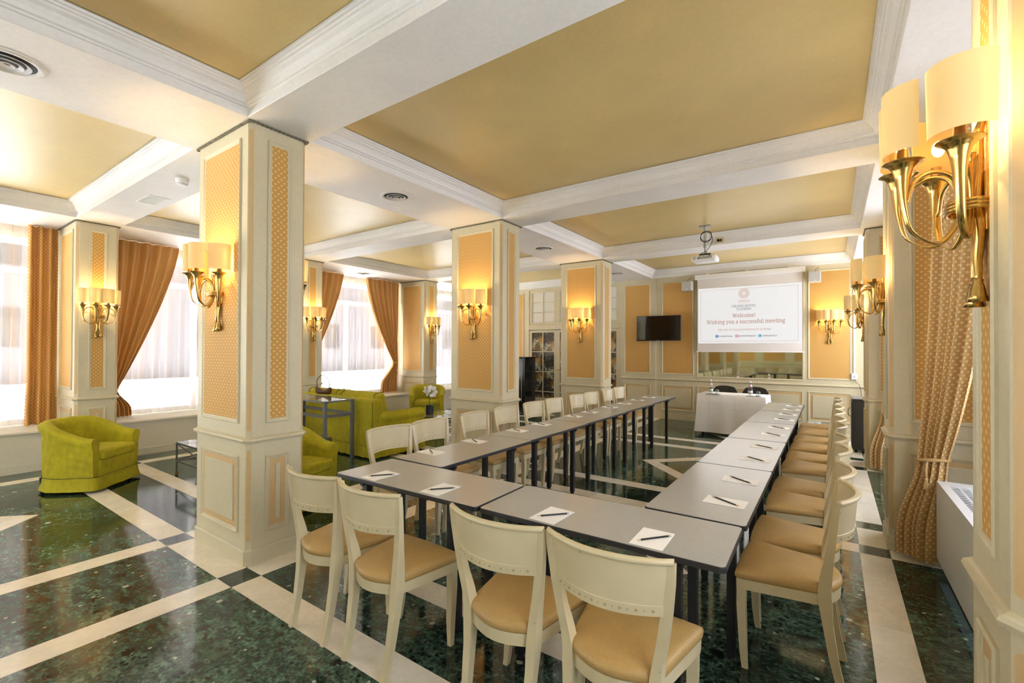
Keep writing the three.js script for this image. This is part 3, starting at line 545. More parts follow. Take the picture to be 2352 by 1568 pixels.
[2.684, 3.179, 3.858, 4.394, 5.093, 5.577, 6.268, 6.795, 7.394, 7.905].forEach((z, i) => pads.push([-0.476, -z, PI / 2 + 0.02 * (i % 3 - 1), `on the right table row, ${ORD[i]} from the front`, PI - 0.58 - 0.06 * (i % 3)]));
pads.forEach(([x, z, t, l, a], i) => {
  const p = i ? copyOf(pad0, [x, TT, z], t, '') : pad0, q = i ? copyOf(pencil0, [x, TT + 0.0017, z], 0, '') : pencil0;
  p.position.set(x, TT, z); p.rotation.y = t; p.userData.label = `white note sheet ${l}`;
  q.position.set(x + (i < 4 ? 0.01 : 0), TT + 0.0017, z); q.rotation.y = a; q.userData.label = `black pencil ${l}`;
});

// ---------------------------------------------------------------- lounge: armchairs, sofa, tables
function makeArmchair(label, pos, turn) {                                 // front towards -z
  const g = thing('armchair', label, 'armchair', pos, turn, 'green velvet armchairs');
  const N = 44, path = []; for (let i = 0; i <= N; i++) {                // U-shaped plan: left front, round the back, right front
    const t = i / N, a = lerp(-0.42, PI + 0.42, t); let x = -Math.cos(a) * 0.345, z = Math.sin(a) * 0.335; if (z < 0.0) { z = z * 2.35; x = Math.sign(x) * lerp(0.345, 0.325, clamp(-z / 0.33)); }
    path.push([x, z - 0.0]);
  }
  const rows = path.map(([x, z], i) => {
    const a = path[Math.max(0, i - 1)], b = path[Math.min(N, i + 1)], tx = b[0] - a[0], tz = b[1] - a[1], l = Math.hypot(tx, tz), nx = -tz / l * -1, nz = tx / l * -1;
    const s = Math.sign(nx * x + nz * z) || 1, ox = nx * s, oz = nz * s, back = smooth(-0.3, 0.25, z), h = lerp(0.575, 0.75, back), wr = 0.004 * Math.sin(i * 2.1) + 0.003 * Math.sin(i * 3.7);
    return [[0.005, 0.14], [0.012, 0.3], [0.016, h - 0.14], [0.034 + wr, h - 0.085], [0.042 + wr, h - 0.05], [0.03, h - 0.018], [0, h], [-0.035, h - 0.004], [-0.066, h - 0.03], [-0.078 + wr, h - 0.07], [-0.074, h - 0.12], [-0.084, 0.3], [-0.084, 0.14]].map(([e, y]) => V(x + ox * e, y, z + oz * e));
  });
  part('shell', crease(quads(rows, true, true), 1.0), M.velvet, g);
  part('seat_cushion', rb(0.5, 0.12, 0.6, 0.035, 0, 0.385, -0.065, 4), M.velvet, g);
  part('front_panel', rb(0.54, 0.22, 0.06, 0.02, 0, 0.225, -0.318, 3), M.velvet, g);
  part('seat_deck', bx(0.5, 0.14, 0.5, 0, 0.25, -0.03), M.velvet, g);
  const sk = [...path.map(([x, z]) => [x * 1.03, z > 0 ? z * 1.03 : z])]; for (let k = 1; k < 16; k++) sk.push([lerp(0.335, -0.335, k / 16), -0.345]); sk.push(sk[0]);
  part('skirt', quads([[0.165, 1], [0.11, 1.012], [0.028, 1.055]].map(([y, k]) => sk.map(([x, z], i) => { const f = k + (y < 0.1 ? 0.014 * Math.sin(i * 1.1) + 0.008 * Math.sin(i * 2.3) : 0); return V(x * f, y, z * f); })).reverse()), M.velvet, g);
  part('seam', tube(sk.slice(0, -1).map(([x, z]) => V(x * 1.006, 0.166, z * 1.006)), 0.003, 120, 6), M.velvetPiping, g);
  for (const [x, z] of [[-0.27, -0.27], [0.27, -0.27], [-0.24, 0.25], [0.24, 0.25]]) part('leg', cyl(0.02, 0.014, 0.16, x, 0.08, z, 10), M.skirtWood, g);
  return g;
}
const arm0 = makeArmchair('green velvet tub armchair alone at far left by the window', [-6.9, 0, -1.5], -0.86);
copyOf(arm0, [-4.44, 0, -2.46], -1.3, 'green velvet armchair half hidden behind the nearest column');
copyOf(arm0, [-7.3, 0, -7.2], 3.85, 'green velvet armchair farthest back, beyond the orchid');
{ // sofa, back towards +z
  const g = thing('sofa', 'long green velvet sofa seen from behind, beyond the glass console table', 'sofa', [-6.25, 0, -4.62], 0);
  part('back', rb(1.96, 0.68, 0.2, 0.04, 0, 0.49, 0.38, 4), M.velvet, g);
  part('base', rb(1.9, 0.24, 0.84, 0.03, 0, 0.28, -0.02, 3), M.velvet, g);
  for (const s of [-1, 1]) {
    part('arm', [rb(0.19, 0.42, 0.9, 0.05, s * 0.925, 0.36, -0.06, 4), new THREE.CapsuleGeometry(0.095, 0.72, 6, 16).rotateX(PI / 2).translate(s * 0.94, 0.55, -0.08)], M.velvet, g);
    const c = part('seat_cushion', rb(0.83, 0.15, 0.66, 0.05, s * 0.42, 0.46, -0.12, 4), M.velvet, g);
    const b = part('back_cushion', rb(0.88, 0.44, 0.19, 0.07, 0, 0, 0, 4).rotateX(0.22).translate(s * 0.45, 0.69, 0.21), M.velvet, g);
    for (const e of [-0.375, 0.375]) { const lp = []; for (let k = 0; k <= 32; k++) { const a = k / 32 * 2 * PI, c = Math.cos(a), n = Math.sin(a), y = 0.222 * Math.sign(n) * Math.pow(Math.abs(n), 0.45), z = 0.097 * Math.sign(c) * Math.pow(Math.abs(c), 0.45); lp.push(V(s * 0.45 + e, 0.69 + y * Math.cos(0.22) - z * Math.sin(0.22), 0.21 + y * Math.sin(0.22) + z * Math.cos(0.22))); } part('piping', tube(lp, 0.0045, 90, 6), M.velvetPiping, b); }
    part('piping', tube([[s * 0.975, 0.16, 0.475], [s * 0.975, 0.8, 0.475]], 0.004, 2, 6), M.velvetPiping, g);
  }
  const skirt = (pts) => quads([[0.17, 0], [0.12, 0.006], [0.025, 0.03]].map(([y, o]) => pts.map(([x, z, nx, nz], i) => V(x + nx * (o + (y < 0.1 ? 0.012 * Math.sin(i * 1.3) + 0.006 * Math.sin(i * 2.9) : 0)), y, z + nz * (o + (y < 0.1 ? 0.012 * Math.sin(i * 1.3) + 0.006 * Math.sin(i * 2.9) : 0))))));
  const run = (x0, z0, x1, z1, nx, nz, n) => Array.from({ length: n + 1 }, (_, i) => [lerp(x0, x1, i / n), lerp(z0, z1, i / n), nx, nz]);
  part('skirt', [skirt(run(-1.0, 0.485, 1.0, 0.485, 0, 1, 60)), skirt(run(1.005, 0.485, 1.005, -0.49, 1, 0, 30)), skirt(run(-1.005, 0.485, -1.005, -0.49, -1, 0, 30)), skirt(run(-1, -0.45, 1, -0.45, 0, -1, 60))], M.velvet, g);
  for (const [x, z] of [[-0.9, -0.35], [0.9, -0.35], [-0.9, 0.38], [0.9, 0.38]]) part('leg', cyl(0.025, 0.02, 0.17, x, 0.085, z, 10), M.skirtWood, g);
}
{ // glass console behind the sofa
  const g = thing('console_table', 'tall grey steel console table with glass top behind the sofa', 'table', [-6.22, 0, -3.84]);
  const W = 0.64, D = 0.235, H = 0.825;
  for (const [x, z] of [[W, D], [W, -D], [-W, D], [-W, -D], [0, D], [0, -D]].slice(0, 4)) part('leg', bx(0.042, H, 0.042, x - Math.sign(x) * 0.021, H / 2, z - Math.sign(z) * 0.021), M.greySteel, g);
  part('stretcher', [bx(W * 2 - 0.1, 0.04, 0.03, 0, 0.63, D - 0.02), bx(W * 2 - 0.1, 0.04, 0.03, 0, 0.63, -D + 0.02), bx(0.03, 0.04, D * 2 - 0.08, W - 0.02, 0.63, 0), bx(0.03, 0.04, D * 2 - 0.08, -W + 0.02, 0.63, 0)], M.greySteel, g);
  part('top_frame', [bx(W * 2, 0.02, 0.02, 0, H + 0.0, D - 0.01), bx(W * 2, 0.02, 0.02, 0, H, -D + 0.01), bx(0.02, 0.02, D * 2 - 0.04, W - 0.01, H, 0), bx(0.02, 0.02, D * 2 - 0.04, -W + 0.01, H, 0)], M.greySteel, g);
  part('glass_top', new THREE.PlaneGeometry(W * 2 - 0.002, D * 2 - 0.002).rotateX(-PI / 2).translate(0, H + 0.0125, 0), M.tableGlass, g);
}
function coffeeTable(label, pos, W, D) {
  const g = thing('coffee_table', label, 'coffee table', pos, 0, 'iron coffee tables'), H = 0.39, c = [[W, D], [W, -D], [-W, -D], [-W, D]];
  for (const [x, z] of c) { const l = part('leg', cyl(0.011, 0.011, H, x, H / 2, z, 10), M.iron, g); part('ball_foot', new THREE.SphereGeometry(0.02, 12, 8).translate(x, 0.02, z), M.darkBrass, l); }
  for (let k = 0; k < 4; k++) {
    const [a, b] = c[k], [d, e] = c[(k + 1) % 4];
    part('rail', [tube([[a, H, b], [d, H, e]], 0.011, 2, 8), tube([[a, 0.17, b], [d, 0.17, e]], 0.009, 2, 8)], M.iron, g);
    part('cross_brace', [tube([[a, H - 0.01, b], [d, 0.18, e]], 0.007, 2, 6), tube([[a, 0.18, b], [d, H - 0.01, e]], 0.007, 2, 6), new THREE.SphereGeometry(0.014, 10, 8).translate((a + d) / 2, 0.28, (b + e) / 2)], M.iron, g);
  }
  part('glass_top', new THREE.PlaneGeometry(W * 2 + 0.02, D * 2 + 0.02).rotateX(-PI / 2).translate(0, H + 0.013, 0), M.tableGlass, g);
}
coffeeTable('iron coffee table with glass top behind the nearest column', [-5.95, 0, -2.9], 0.62, 0.64);
coffeeTable('iron coffee table with glass top carrying the orchid', [-5.75, 0, -5.98], 0.5, 0.42);
{ // orchid
  const g = thing('potted_orchid', 'white orchid in a dark cylindrical pot on the far coffee table', 'plant', [-5.8, 0.4035, -5.78]);
  const pr = [[0.001, 0], [0.062, 0], [0.064, 0.004], [0.066, 0.16], [0.064, 0.163], [0.06, 0.16], [0.058, 0.14], [0.001, 0.14]].map(([a, b]) => new THREE.Vector2(a, b));
  part('pot', new THREE.LatheGeometry(pr, 28), M.pot, g);
  for (const [a, l, d] of [[0.4, 0.2, 0.06], [2.2, 0.22, 0.05], [3.6, 0.19, 0.07], [5.1, 0.2, 0.05]]) {
    const r = []; for (let i = 0; i <= 8; i++) { const t = i / 8, w = 0.022 * Math.sin(PI * Math.min(1, t * 0.9 + 0.1)); const p = V(Math.cos(a) * l * t, 0.14 + 0.14 * t - d * 3 * t * t * 0.9, Math.sin(a) * l * t); r.push([p.clone().add(V(-Math.sin(a) * w, 0.006, Math.cos(a) * w)), p, p.clone().add(V(Math.sin(a) * w, 0.006, -Math.cos(a) * w))]); }
    part('leaf', quads(r), M.leafGreen, g);
  }
  const stems = [[0.05, -0.02, 0.4], [-0.06, 0.03, 0.38], [0.1, 0.04, 0.35]];
  for (const [x, z, h] of stems) part('stem', tube([[0, 0.14, 0], [x * 0.3, 0.14 + h * 0.5, z * 0.3], [x, 0.1 + h, z]], 0.003, 12, 6), M.leafGreen, g);
  for (let k = 0; k < 36; k++) {
    const a = k * 2.4, r = 0.035 + 0.075 * Math.sqrt(rnd()), c = V(Math.cos(a) * r + 0.02, 0.36 + 0.15 * rnd() - r * 0.25, Math.sin(a) * r), fl = [];
    for (let q = 0; q < 5; q++) { const w = q / 5 * 2 * PI; fl.push(new THREE.SphereGeometry(0.019, 8, 6).scale(1, 0.7, 0.25).translate(0.017, 0, 0).rotateZ(w).rotateY(a + rnd()).rotateX(rnd() - 0.5).translate(c.x, c.y, c.z)); }
    part('flower', fl, M.petal, g);
  }
}
{ // handbag on top of the sofa back
  const g = thing('handbag', 'brown leather handbag with curved strap resting on the sofa back', 'handbag', [-6.6, 0.831, -4.24], 0.1);
  const body = []; for (let i = 0; i <= 12; i++) { const t = i / 12, x = lerp(-0.15, 0.15, t), h = 0.07 + 0.05 * Math.pow(Math.abs(t - 0.5) * 2, 1.5); body.push(Array.from({ length: 10 }, (_, j) => { const a = j / 10 * 2 * PI; return V(x * (1 + 0.1 * Math.sin(a)), h / 2 + Math.sin(a) * h / 2, Math.cos(a) * 0.035); })); }
  part('body', quads(body, true, true), M.bagLeather, g);
  part('strap', tube([[-0.14, 0.1, 0], [-0.15, 0.2, 0], [-0.06, 0.29, 0], [0.06, 0.28, 0], [0.14, 0.18, 0], [0.13, 0.1, 0]], 0.006, 30, 8), M.bagLeather, g);
}

// ---------------------------------------------------------------- sheers and drapes
function sheer(label, x, z0, z1, y0, y1, folds, amp = 0.028, ph = 0) {
  const rows = [], n = folds * 10;
  for (let j = 0; j <= 10; j++) { const v = j / 10, y = lerp(y1, y0, v); rows.push(Array.from({ length: n + 1 }, (_, i) => { const u = i / n, w = u * folds * 2 * PI + ph; return V(x + amp * (0.55 + 0.45 * v) * (Math.sin(w) + 0.35 * Math.sin(w * 0.53 + 1 + v)) , y, lerp(z0, z1, u) + 0.012 * Math.sin(w * 2 + v)); })); }
  return single('sheer_curtain', quads(rows), M.sheer, label, 'sheer curtain', 'white sheer curtains');
}
LEFT_BAYS.slice(1).forEach(([z, w], i) => sheer(['white sheer curtain at the left edge of the photo', 'white sheer curtain behind the single armchair and coffee table', 'white sheer curtain between the two orange drapes above the sofa', 'white sheer curtain beyond the far armchair'][i], -8.885, z + w / 2 + 0.1, z - w / 2 - 0.1, 0.515, HC - 0.01, 15, 0.026, i));
sheer('white sheer curtain above the white fan coil unit', 0.92, -2.2, -4.55, 0.78, HC - 0.01, 14, 0.02, 2);
sheer('white sheer curtain between the two far right pillars', 0.92, -5.25, -7.6, 0.78, HC - 0.01, 14, 0.02, 4);
sheer('white sheer curtain beside the equipment cabinet', 0.92, -8.25, -10.35, 0.78, HC - 0.01, 13, 0.02, 1);
// drape: lateral points given as [x, z] pairs at the top, at the tie and at the hem
function drape(label, top, tie, hem, ty, y0, y1, n, folds, amp, rope = true, pw = 1.7, cloth = M.curtain) {
  const [nx, nz] = n, rows = [], N = folds * 9, uvs = [], at = (q, u) => [lerp(q[0][0], q[1][0], u), lerp(q[0][1], q[1][1], u)], wid = Math.hypot(top[1][0] - top[0][0], top[1][1] - top[0][1]) * 1.5;
  for (let j = 0; j <= 40; j++) {
    const y = lerp(y1, y0, j / 40); let s = (y1 - y) / (y1 - ty), low = y < ty, t = low ? clamp((ty - y) / (ty - y0)) : 0;
    rows.push(Array.from({ length: N + 1 }, (_, i) => {
      const u = i / N, A = at(top, u), B = at(tie, u), C = at(hem, u), k = low ? 1 : Math.pow(clamp(s), pw), e = smooth(0, 0.75, t);
      const x = low ? lerp(B[0], C[0], e) : lerp(A[0], B[0], k), z = low ? lerp(B[1], C[1], e) : lerp(A[1], B[1], k);
      const f = Math.sin(u * folds * 2 * PI) + 0.3 * Math.sin(u * folds * 4.1 + 1), g = amp * (low ? lerp(0.65, 1.15, e) : lerp(1, 0.65, k)) * f;
      uvs.push(u * wid, y); return V(x + nx * g, y, z + nz * g);
    }));
  }
  const q = quads(rows); q.setAttribute('uv', new THREE.Float32BufferAttribute(uvs, 2));
  const o = thing('drape', label, 'curtain', [0, 0, 0], 0, 'orange patterned drapes'); part('cloth', q, cloth, o);
  if (rope) {
    const c = at(tie, 0.5), w = Math.hypot(tie[1][0] - tie[0][0], tie[1][1] - tie[0][1]) / 2 + 0.006, ux = (tie[1][0] - tie[0][0]) / (2 * w - 0.012), uz = (tie[1][1] - tie[0][1]) / (2 * w - 0.012), d = amp * 0.8 + 0.008, ring = [];
    for (let k = 0; k <= 16; k++) { const a = k / 16 * 2 * PI; ring.push(V(c[0] + ux * Math.cos(a) * w + nx * Math.sin(a) * d, ty + 0.018 * Math.cos(a), c[1] + uz * Math.cos(a) * w + nz * Math.sin(a) * d)); }
    part('tie_cord', [tube(ring, 0.013, 64, 8), tube([[c[0] + nx * d, ty, c[1] + nz * d], [c[0] + nx * (d + 0.012), ty - 0.07, c[1] + nz * (d + 0.012)], [c[0] + nx * (d + 0.01), ty - 0.13, c[1] + nz * (d + 0.01)]], 0.008, 12, 8)], cloth, o);
    part('tassel', new THREE.LatheGeometry([[0.001, 0], [0.009, -0.005], [0.013, -0.015], [0.01, -0.024], [0.014, -0.04], [0.02, -0.085], [0.001, -0.085]].map(([a, b]) => new THREE.Vector2(a, b)), 16).translate(c[0] + nx * (d + 0.01), ty - 0.125, c[1] + nz * (d + 0.01)), cloth, o);
  }
  return o;
}
const XD = -8.77;
drape('straight orange drape left of the window column at far left', [[XD, -1.3], [XD, -1.59]], [[XD, -1.3], [XD, -1.59]], [[XD + 0.02, -1.28], [XD + 0.02, -1.59]], 1.2, 0.515, HC - 0.004, [1, 0], 3, 0.042, false);
drape('orange drape swept left beside the far left window column', [[XD, -2.1], [XD, -3.02]], [[-8.62, -2.1], [-8.62, -2.21]], [[XD, -2.08], [XD, -2.42]], 0.93, 0.515, HC - 0.004, [1, 0], 6, 0.045, true, 1.35);
drape('orange drape right of the first window bay, behind the nearest column', [[XD, -3.7], [XD, -4.6]], [[-8.62, -4.48], [-8.62, -4.6]], [[XD, -4.28], [XD, -4.6]], 0.95, 0.515, HC - 0.004, [1, 0], 6, 0.045, true, 1.35);
drape('orange drape swept left behind the second window column', [[XD, -5.13], [XD, -6.1]], [[-8.62, -5.13], [-8.62, -5.25]], [[XD, -5.12], [XD, -5.5]], 1.2, 0.515, HC - 0.004, [1, 0], 6, 0.045, true, 1.35);
drape('orange drape tied back right beside the far armchair column', [[XD, -6.68], [XD, -7.66]], [[-8.62, -7.36], [-8.62, -7.5]], [[XD, -7.12], [XD, -7.62]], 1.22, 0.515, HC - 0.004, [1, 0], 7, 0.045, true, 1.5);
drape('tied drape, lightened as if window lit, beside the white fan coil on the right', [[0.64, -4.6], [0.79, -3.78]], [[0.53, -4.55], [0.66, -4.44]], [[0.43, -4.58], [0.6, -4.42]], 0.76, 0.03, HC - 0.004, [-0.75, 0.66], 5, 0.05, true, 2.3, M.litCurtain);
drape('tied drape, lightened as if window lit, beside the farthest right pillar', [[0.64, -7.67], [0.79, -6.85]], [[0.53, -7.62], [0.66, -7.51]], [[0.43, -7.65], [0.6, -7.49]], 0.76, 0.03, HC - 0.004, [-0.75, 0.66], 5, 0.05, true, 2.3, M.litCurtain);
{ // fan coil unit
  const g = thing('fan_coil', 'white fan coil unit with top grille along the right wall', 'heater', [0.6, 0, -3.35]);
  const L = 2.14, D = 0.24, H = 0.63;
  part('casing', [box(0, 0.012, 0.085, H, -L / 2, L / 2), box(0.012, D, 0.085, H, -L / 2, -L / 2 + 0.012), box(0.012, D, 0.085, H, L / 2 - 0.012, L / 2), box(0.012, 0.05, H - 0.02, H, -L / 2 + 0.012, L / 2 - 0.012), box(D - 0.05, D, H - 0.02, H, -L / 2 + 0.012, L / 2 - 0.012), box(0.05, D - 0.05, H - 0.02, H, -L / 2 + 0.012, -L / 2 + 0.12), box(0.05, D - 0.05, H - 0.02, H, L / 2 - 0.12, L / 2 - 0.012)], M.fanCoil, g);
  part('grille_well', box(0.05, D - 0.05, H - 0.1, H - 0.06, -L / 2 + 0.1, L / 2 - 0.1), M.plasticBlack, g);
  const n = 44; for (let k = 0; k < n; k++) part('grille_slat', bx(D - 0.1, 0.005, 0.006, D / 2, H - 0.004, lerp(-L / 2 + 0.14, L / 2 - 0.14, k / (n - 1))), M.fanCoil, g);
  part('grille_bar', [0.095, 0.145].map(x => bx(0.008, 0.016, L - 0.24, x, H - 0.011, 0)), M.fanCoil, g);
  part('plinth', box(0.06, D, 0, 0.085, -L / 2 + 0.02, L / 2 - 0.02), M.grille, g);
}

// ---------------------------------------------------------------- ceiling fittings
function diffuser(label, x, z) {
  const g = thing('ceiling_diffuser', label, 'air diffuser', [x, HC, z], 0, 'round ceiling diffusers');
  const lathe = l => new THREE.LatheGeometry(l.map(([a, b]) => new THREE.Vector2(a, b)), 40);
  part('flange', lathe([[0.165, 0], [0.165, -0.004], [0.15, -0.012], [0.128, -0.008], [0.122, 0]]), M.whitePaint, g);
  for (const [r, y] of [[0.102, 0], [0.07, -0.006], [0.036, -0.01]]) part('cone', lathe([[r, y - 0.014], [r - 0.003, y - 0.018], [Math.max(r - 0.022, 0.001), y - 0.006], [Math.max(r - 0.022, 0.001), y - 0.003], [r, y - 0.014]]), M.whitePaint, g);
  part('throat', cyl(0.124, 0.124, 0.002, 0, -0.0012, 0, 32), M.grille, g);
  return g;
}
[['round white ceiling diffuser at the upper left edge', -3.86, -0.48], ['round white ceiling diffuser between the first and second columns', -3.83, -3.3], ['round white ceiling diffuser between the second and third columns', -3.83, -6.35], ['round white ceiling diffuser beyond the third column', -3.8, -9.3], ['round white ceiling diffuser above the drapes by the sofa', -8.35, -6.3]].forEach(a => diffuser(...a));
{
  const g = thing('ceiling_vent', 'rectangular slatted vent in the beam at upper left', 'air vent', [-6.15, HC, -1.87]);
  part('vent_frame', frame(-0.19, -0.1, 0.19, 0.1, [[0, 0], [0, -0.006], [0.02, -0.008], [0.026, 0]], (u, v, w) => V(u, w, v)), M.whitePaint, g); part('backing', bx(0.33, 0.002, 0.15, 0, -0.0012, 0), M.plasticGrey, g);
  for (let k = 0; k < 9; k++) part('slat', bx(0.32, 0.005, 0.009, 0, -0.004, lerp(-0.064, 0.064, k / 8)), M.whitePaint, g);
}
function detector(label, x, z) {
  const g = thing('smoke_detector', label, 'smoke detector', [x, HC, z], 0, 'smoke detectors');
  part('base', cyl(0.055, 0.055, 0.02, 0, -0.01, 0, 28), M.plasticWhite, g); part('head', new THREE.LatheGeometry([[0.052, -0.02], [0.052, -0.035], [0.044, -0.05], [0.03, -0.056], [0.001, -0.057]].map(([a, b]) => new THREE.Vector2(a, b)), 28), M.plasticWhite, g); part('inlet', new THREE.TorusGeometry(0.046, 0.0025, 6, 28).rotateX(PI / 2).translate(0, -0.046, 0), M.plasticGrey, g);
}
detector('white smoke detector on the ceiling beam left of the nearest column', -5.17, -1.8);
detector('white smoke detector on the ceiling beam near the glazed doors', -5.6, -7.88);

// ---------------------------------------------------------------- projector
{
  const g = thing('projector', 'white projector hanging from the ceiling on a grey pole', 'projector', [-1.53, HP, -7.1]);
  part('ceiling_plate', [rb(0.16, 0.012, 0.12, 0.004, 0, -0.006, 0), cyl(0.022, 0.022, 0.02, 0, -0.02, 0, 16)], M.steel, g);
  part('pole', [cyl(0.024, 0.024, 0.3, 0, -0.17, 0, 20), cyl(0.016, 0.016, 0.14, 0, -0.36, 0, 16)], M.plasticGrey, g);
  part('bracket', [rb(0.16, 0.012, 0.1, 0.004, 0, -0.415, 0), bx(0.02, 0.03, 0.02, 0.06, -0.432, 0.03), bx(0.02, 0.03, 0.02, -0.06, -0.432, 0.03)], M.blackMetal, g);
  const b = part('body', rb(0.34, 0.09, 0.25, 0.03, 0, -0.485, 0, 4), M.plasticWhite, g);
  part('port_panel', [bx(0.2, 0.035, 0.004, 0.015, -0.48, 0.126), bx(0.03, 0.012, 0.008, -0.04, -0.486, 0.127), cyl(0.008, 0.008, 0.01, 0.09, -0.475, 0.128, 12)], M.plasticGrey, b);
  part('port', [-0.07, -0.045, -0.02, 0.01, 0.035, 0.06].map((x, k) => bx(0.014, 0.008, 0.006, x, k % 2 ? -0.476 : -0.49, 0.129)), M.plasticBlack, b);
  part('speaker_grille', cyl(0.026, 0.026, 0.004, 0, 0, 0, 18).rotateX(PI / 2).translate(-0.125, -0.478, 0.124), M.plasticGrey, b);
  part('lens', cyl(0.03, 0.026, 0.04, 0, 0, 0, 18).rotateX(PI / 2).translate(0.05, -0.485, -0.13), M.plasticBlack, b);
  const loop = []; for (let k = 0; k <= 20; k++) { const a = k / 20 * 4 * PI; loop.push([0.02 + 0.075 * Math.cos(a), -0.15 + 0.07 * Math.sin(a) - 0.004 * k * 0.4, 0.035 + 0.0015 * k]); }
  part('cable', [tube(loop, 0.0045, 80, 6), tube([[0.09, -0.14, 0.02], [0.1, -0.25, 0.04], [0.03, -0.37, 0.05], [-0.04, -0.42, 0.1], [-0.065, -0.49, 0.132]], 0.0045, 30, 6), tube([[0.02, -0.38, 0.05], [0.05, -0.43, 0.1], [0.1, -0.47, 0.135]], 0.0045, 20, 6)], M.plasticBlack, g);
}
{ const g = thing('ceiling_socket', 'small cream power box on the beam beside the projector pole', 'socket', [-1.42, HC + 0.03, -7.63]); part('box_body', rb(0.11, 0.09, 0.06, 0.006, 0, 0.02, 0.03), M.creamPaint, g); part('plug', [cyl(0.018, 0.018, 0.03, 0, 0, 0, 12).rotateX(PI / 2).translate(-0.02, 0.02, 0.075), bx(0.02, 0.03, 0.02, 0.015, 0.02, 0.07)], M.plasticBlack, g); }

// ---------------------------------------------------------------- projection screen with the welcome slide
{
  const g = thing('projection_screen', 'white pull-down projection screen showing a welcome slide', 'screen', [-1.435, 0, -10.36]);
  part('case', [rb(2.0, 0.105, 0.1, 0.012, 0, 3.105, 0, 3)], M.plasticWhite, g);
  part('bracket', [-0.75, 0, 0.75].map(x => bx(0.06, 0.03, 0.03, x, 3.165, 0)), M.plasticWhite, g);
  part('cloth', [box(-0.955, 0.955, 1.53, 3.06, -0.004, 0)], M.screenFabric, g);
  part('bottom_bar', rb(1.96, 0.022, 0.022, 0.008, 0, 1.52, -0.002), M.plasticWhite, g);
  const W = 1536, H = 960, cv = document.createElement('canvas'); cv.width = W; cv.height = H; const c = cv.getContext('2d');
  c.fillStyle = '#fbfaf9'; c.fillRect(0, 0, W, H);
  c.strokeStyle = '#d9b4a4'; c.lineWidth = 4; c.strokeRect(44, 40, W - 88, H - 76);
  c.lineWidth = 5; c.strokeStyle = '#deb4a2'; for (let r = 28; r <= 80; r += 10.4) { c.beginPath(); c.arc(W / 2 - 44, 122, r, 0, 7); c.stroke(); }
  const txt = (s, x, y, px, col, max, bold = '') => { c.fillStyle = col; c.font = `${bold}${px}px serif`; c.textAlign = 'center'; c.textBaseline = 'alphabetic'; const w = c.measureText(s).width; c.save(); c.translate(x, y); c.scale(max / w, 1); c.fillText(s, 0, 0); c.restore(); };
  const X = W / 2 - 44;
  txt('OMNIA', X, 270, 54, '#d8a894', 180); c.fillStyle = '#ddb5a5'; c.fillRect(X - 84, 284, 168, 2);
  txt('GRAND HOTEL', X, 350, 54, '#6b6b6e', 372); txt('FLEMING', X, 402, 54, '#6b6b6e', 226);
  txt('Welcome!', X, 522, 90, '#b5704e', 350); txt('Wishing you a successful meeting', X + 4, 625, 92, '#b5704e', 1180);
  txt('THE ART OF ITALIAN HOSPITALITY IN ROME', X - 2, 745, 44, '#c99679', 800);
  const rr = (x, col, col2) => { const gr = c.createLinearGradient(x, 860, x + 44, 816); gr.addColorStop(0, col2); gr.addColorStop(1, col); c.fillStyle = gr; c.beginPath(); c.moveTo(x + 8, 816); c.lineTo(x + 36, 816); c.quadraticCurveTo(x + 44, 816, x + 44, 824); c.lineTo(x + 44, 852); c.quadraticCurveTo(x + 44, 860, x + 36, 860); c.lineTo(x + 8, 860); c.quadraticCurveTo(x, 860, x, 852); c.lineTo(x, 824); c.quadraticCurveTo(x, 816, x + 8, 816); c.fill(); };
  rr(284, '#2d78c4', '#2d78c4'); txt('f', 308, 853, 44, '#ffffff', 16, 'bold '); txt('@GrandHotelFleming', 442, 848, 30, '#5d5a5e', 212, 'bold ');
  rr(594, '#b32aa8', '#f0733a'); c.fillStyle = '#ffffff'; c.fillRect(602, 824, 28, 28); c.fillStyle = '#e2487a'; c.beginPath(); c.arc(616, 838, 8, 0, 7); c.fill(); txt('@grandhotelflemingrome', 774, 846, 30, '#5d5a5e', 254, 'bold ');
  rr(938, '#2aa4cf', '#2aa4cf'); txt('in', 960, 852, 34, '#ffffff', 26, 'bold '); txt('@OMNIAHOTELS', 1100, 848, 30, '#5d5a5e', 210, 'bold ');
  const t = new THREE.CanvasTexture(cv); t.colorSpace = THREE.SRGBColorSpace; t.anisotropy = 8;
  const m = new THREE.MeshPhysicalMaterial({ color: 0x6a6a6a, map: t, emissive: 0xffffff, emissiveMap: t, emissiveIntensity: 0.42, roughness: 0.9 }); m.name = 'projectedSlide';
  const s = new THREE.PlaneGeometry(1.875, 1.165).translate(-0.002, 2.275, 0.0015), k = plain(s); k.userData.keepUV = true; part('projected_slide', k, m, g, 'lit welcome slide with hotel lettering');
  const l = new THREE.RectAreaLight(0xfff8f2, 0.8, 1.87, 1.16); l.position.set(0, 2.275, 0.02); l.rotation.y = PI; g.add(l);
}
{ // television
  const g = thing('television', 'black flat television on the far wall left of the screen', 'television', [-3.22, 2.035, -10.33], -0.0);
  part('casing', rb(0.985, 0.56, 0.045, 0.01, 0, 0, 0, 2), M.plasticBlack, g); part('display', bx(0.955, 0.525, 0.002, 0, 0.006, 0.0232), M.tvGlass, g); part('logo', bx(0.035, 0.006, 0.002, 0, -0.268, 0.0232), M.plasticGrey, g); part('bracket', bx(0.3, 0.25, 0.09, 0, 0, -0.065), M.blackMetal, g);
}
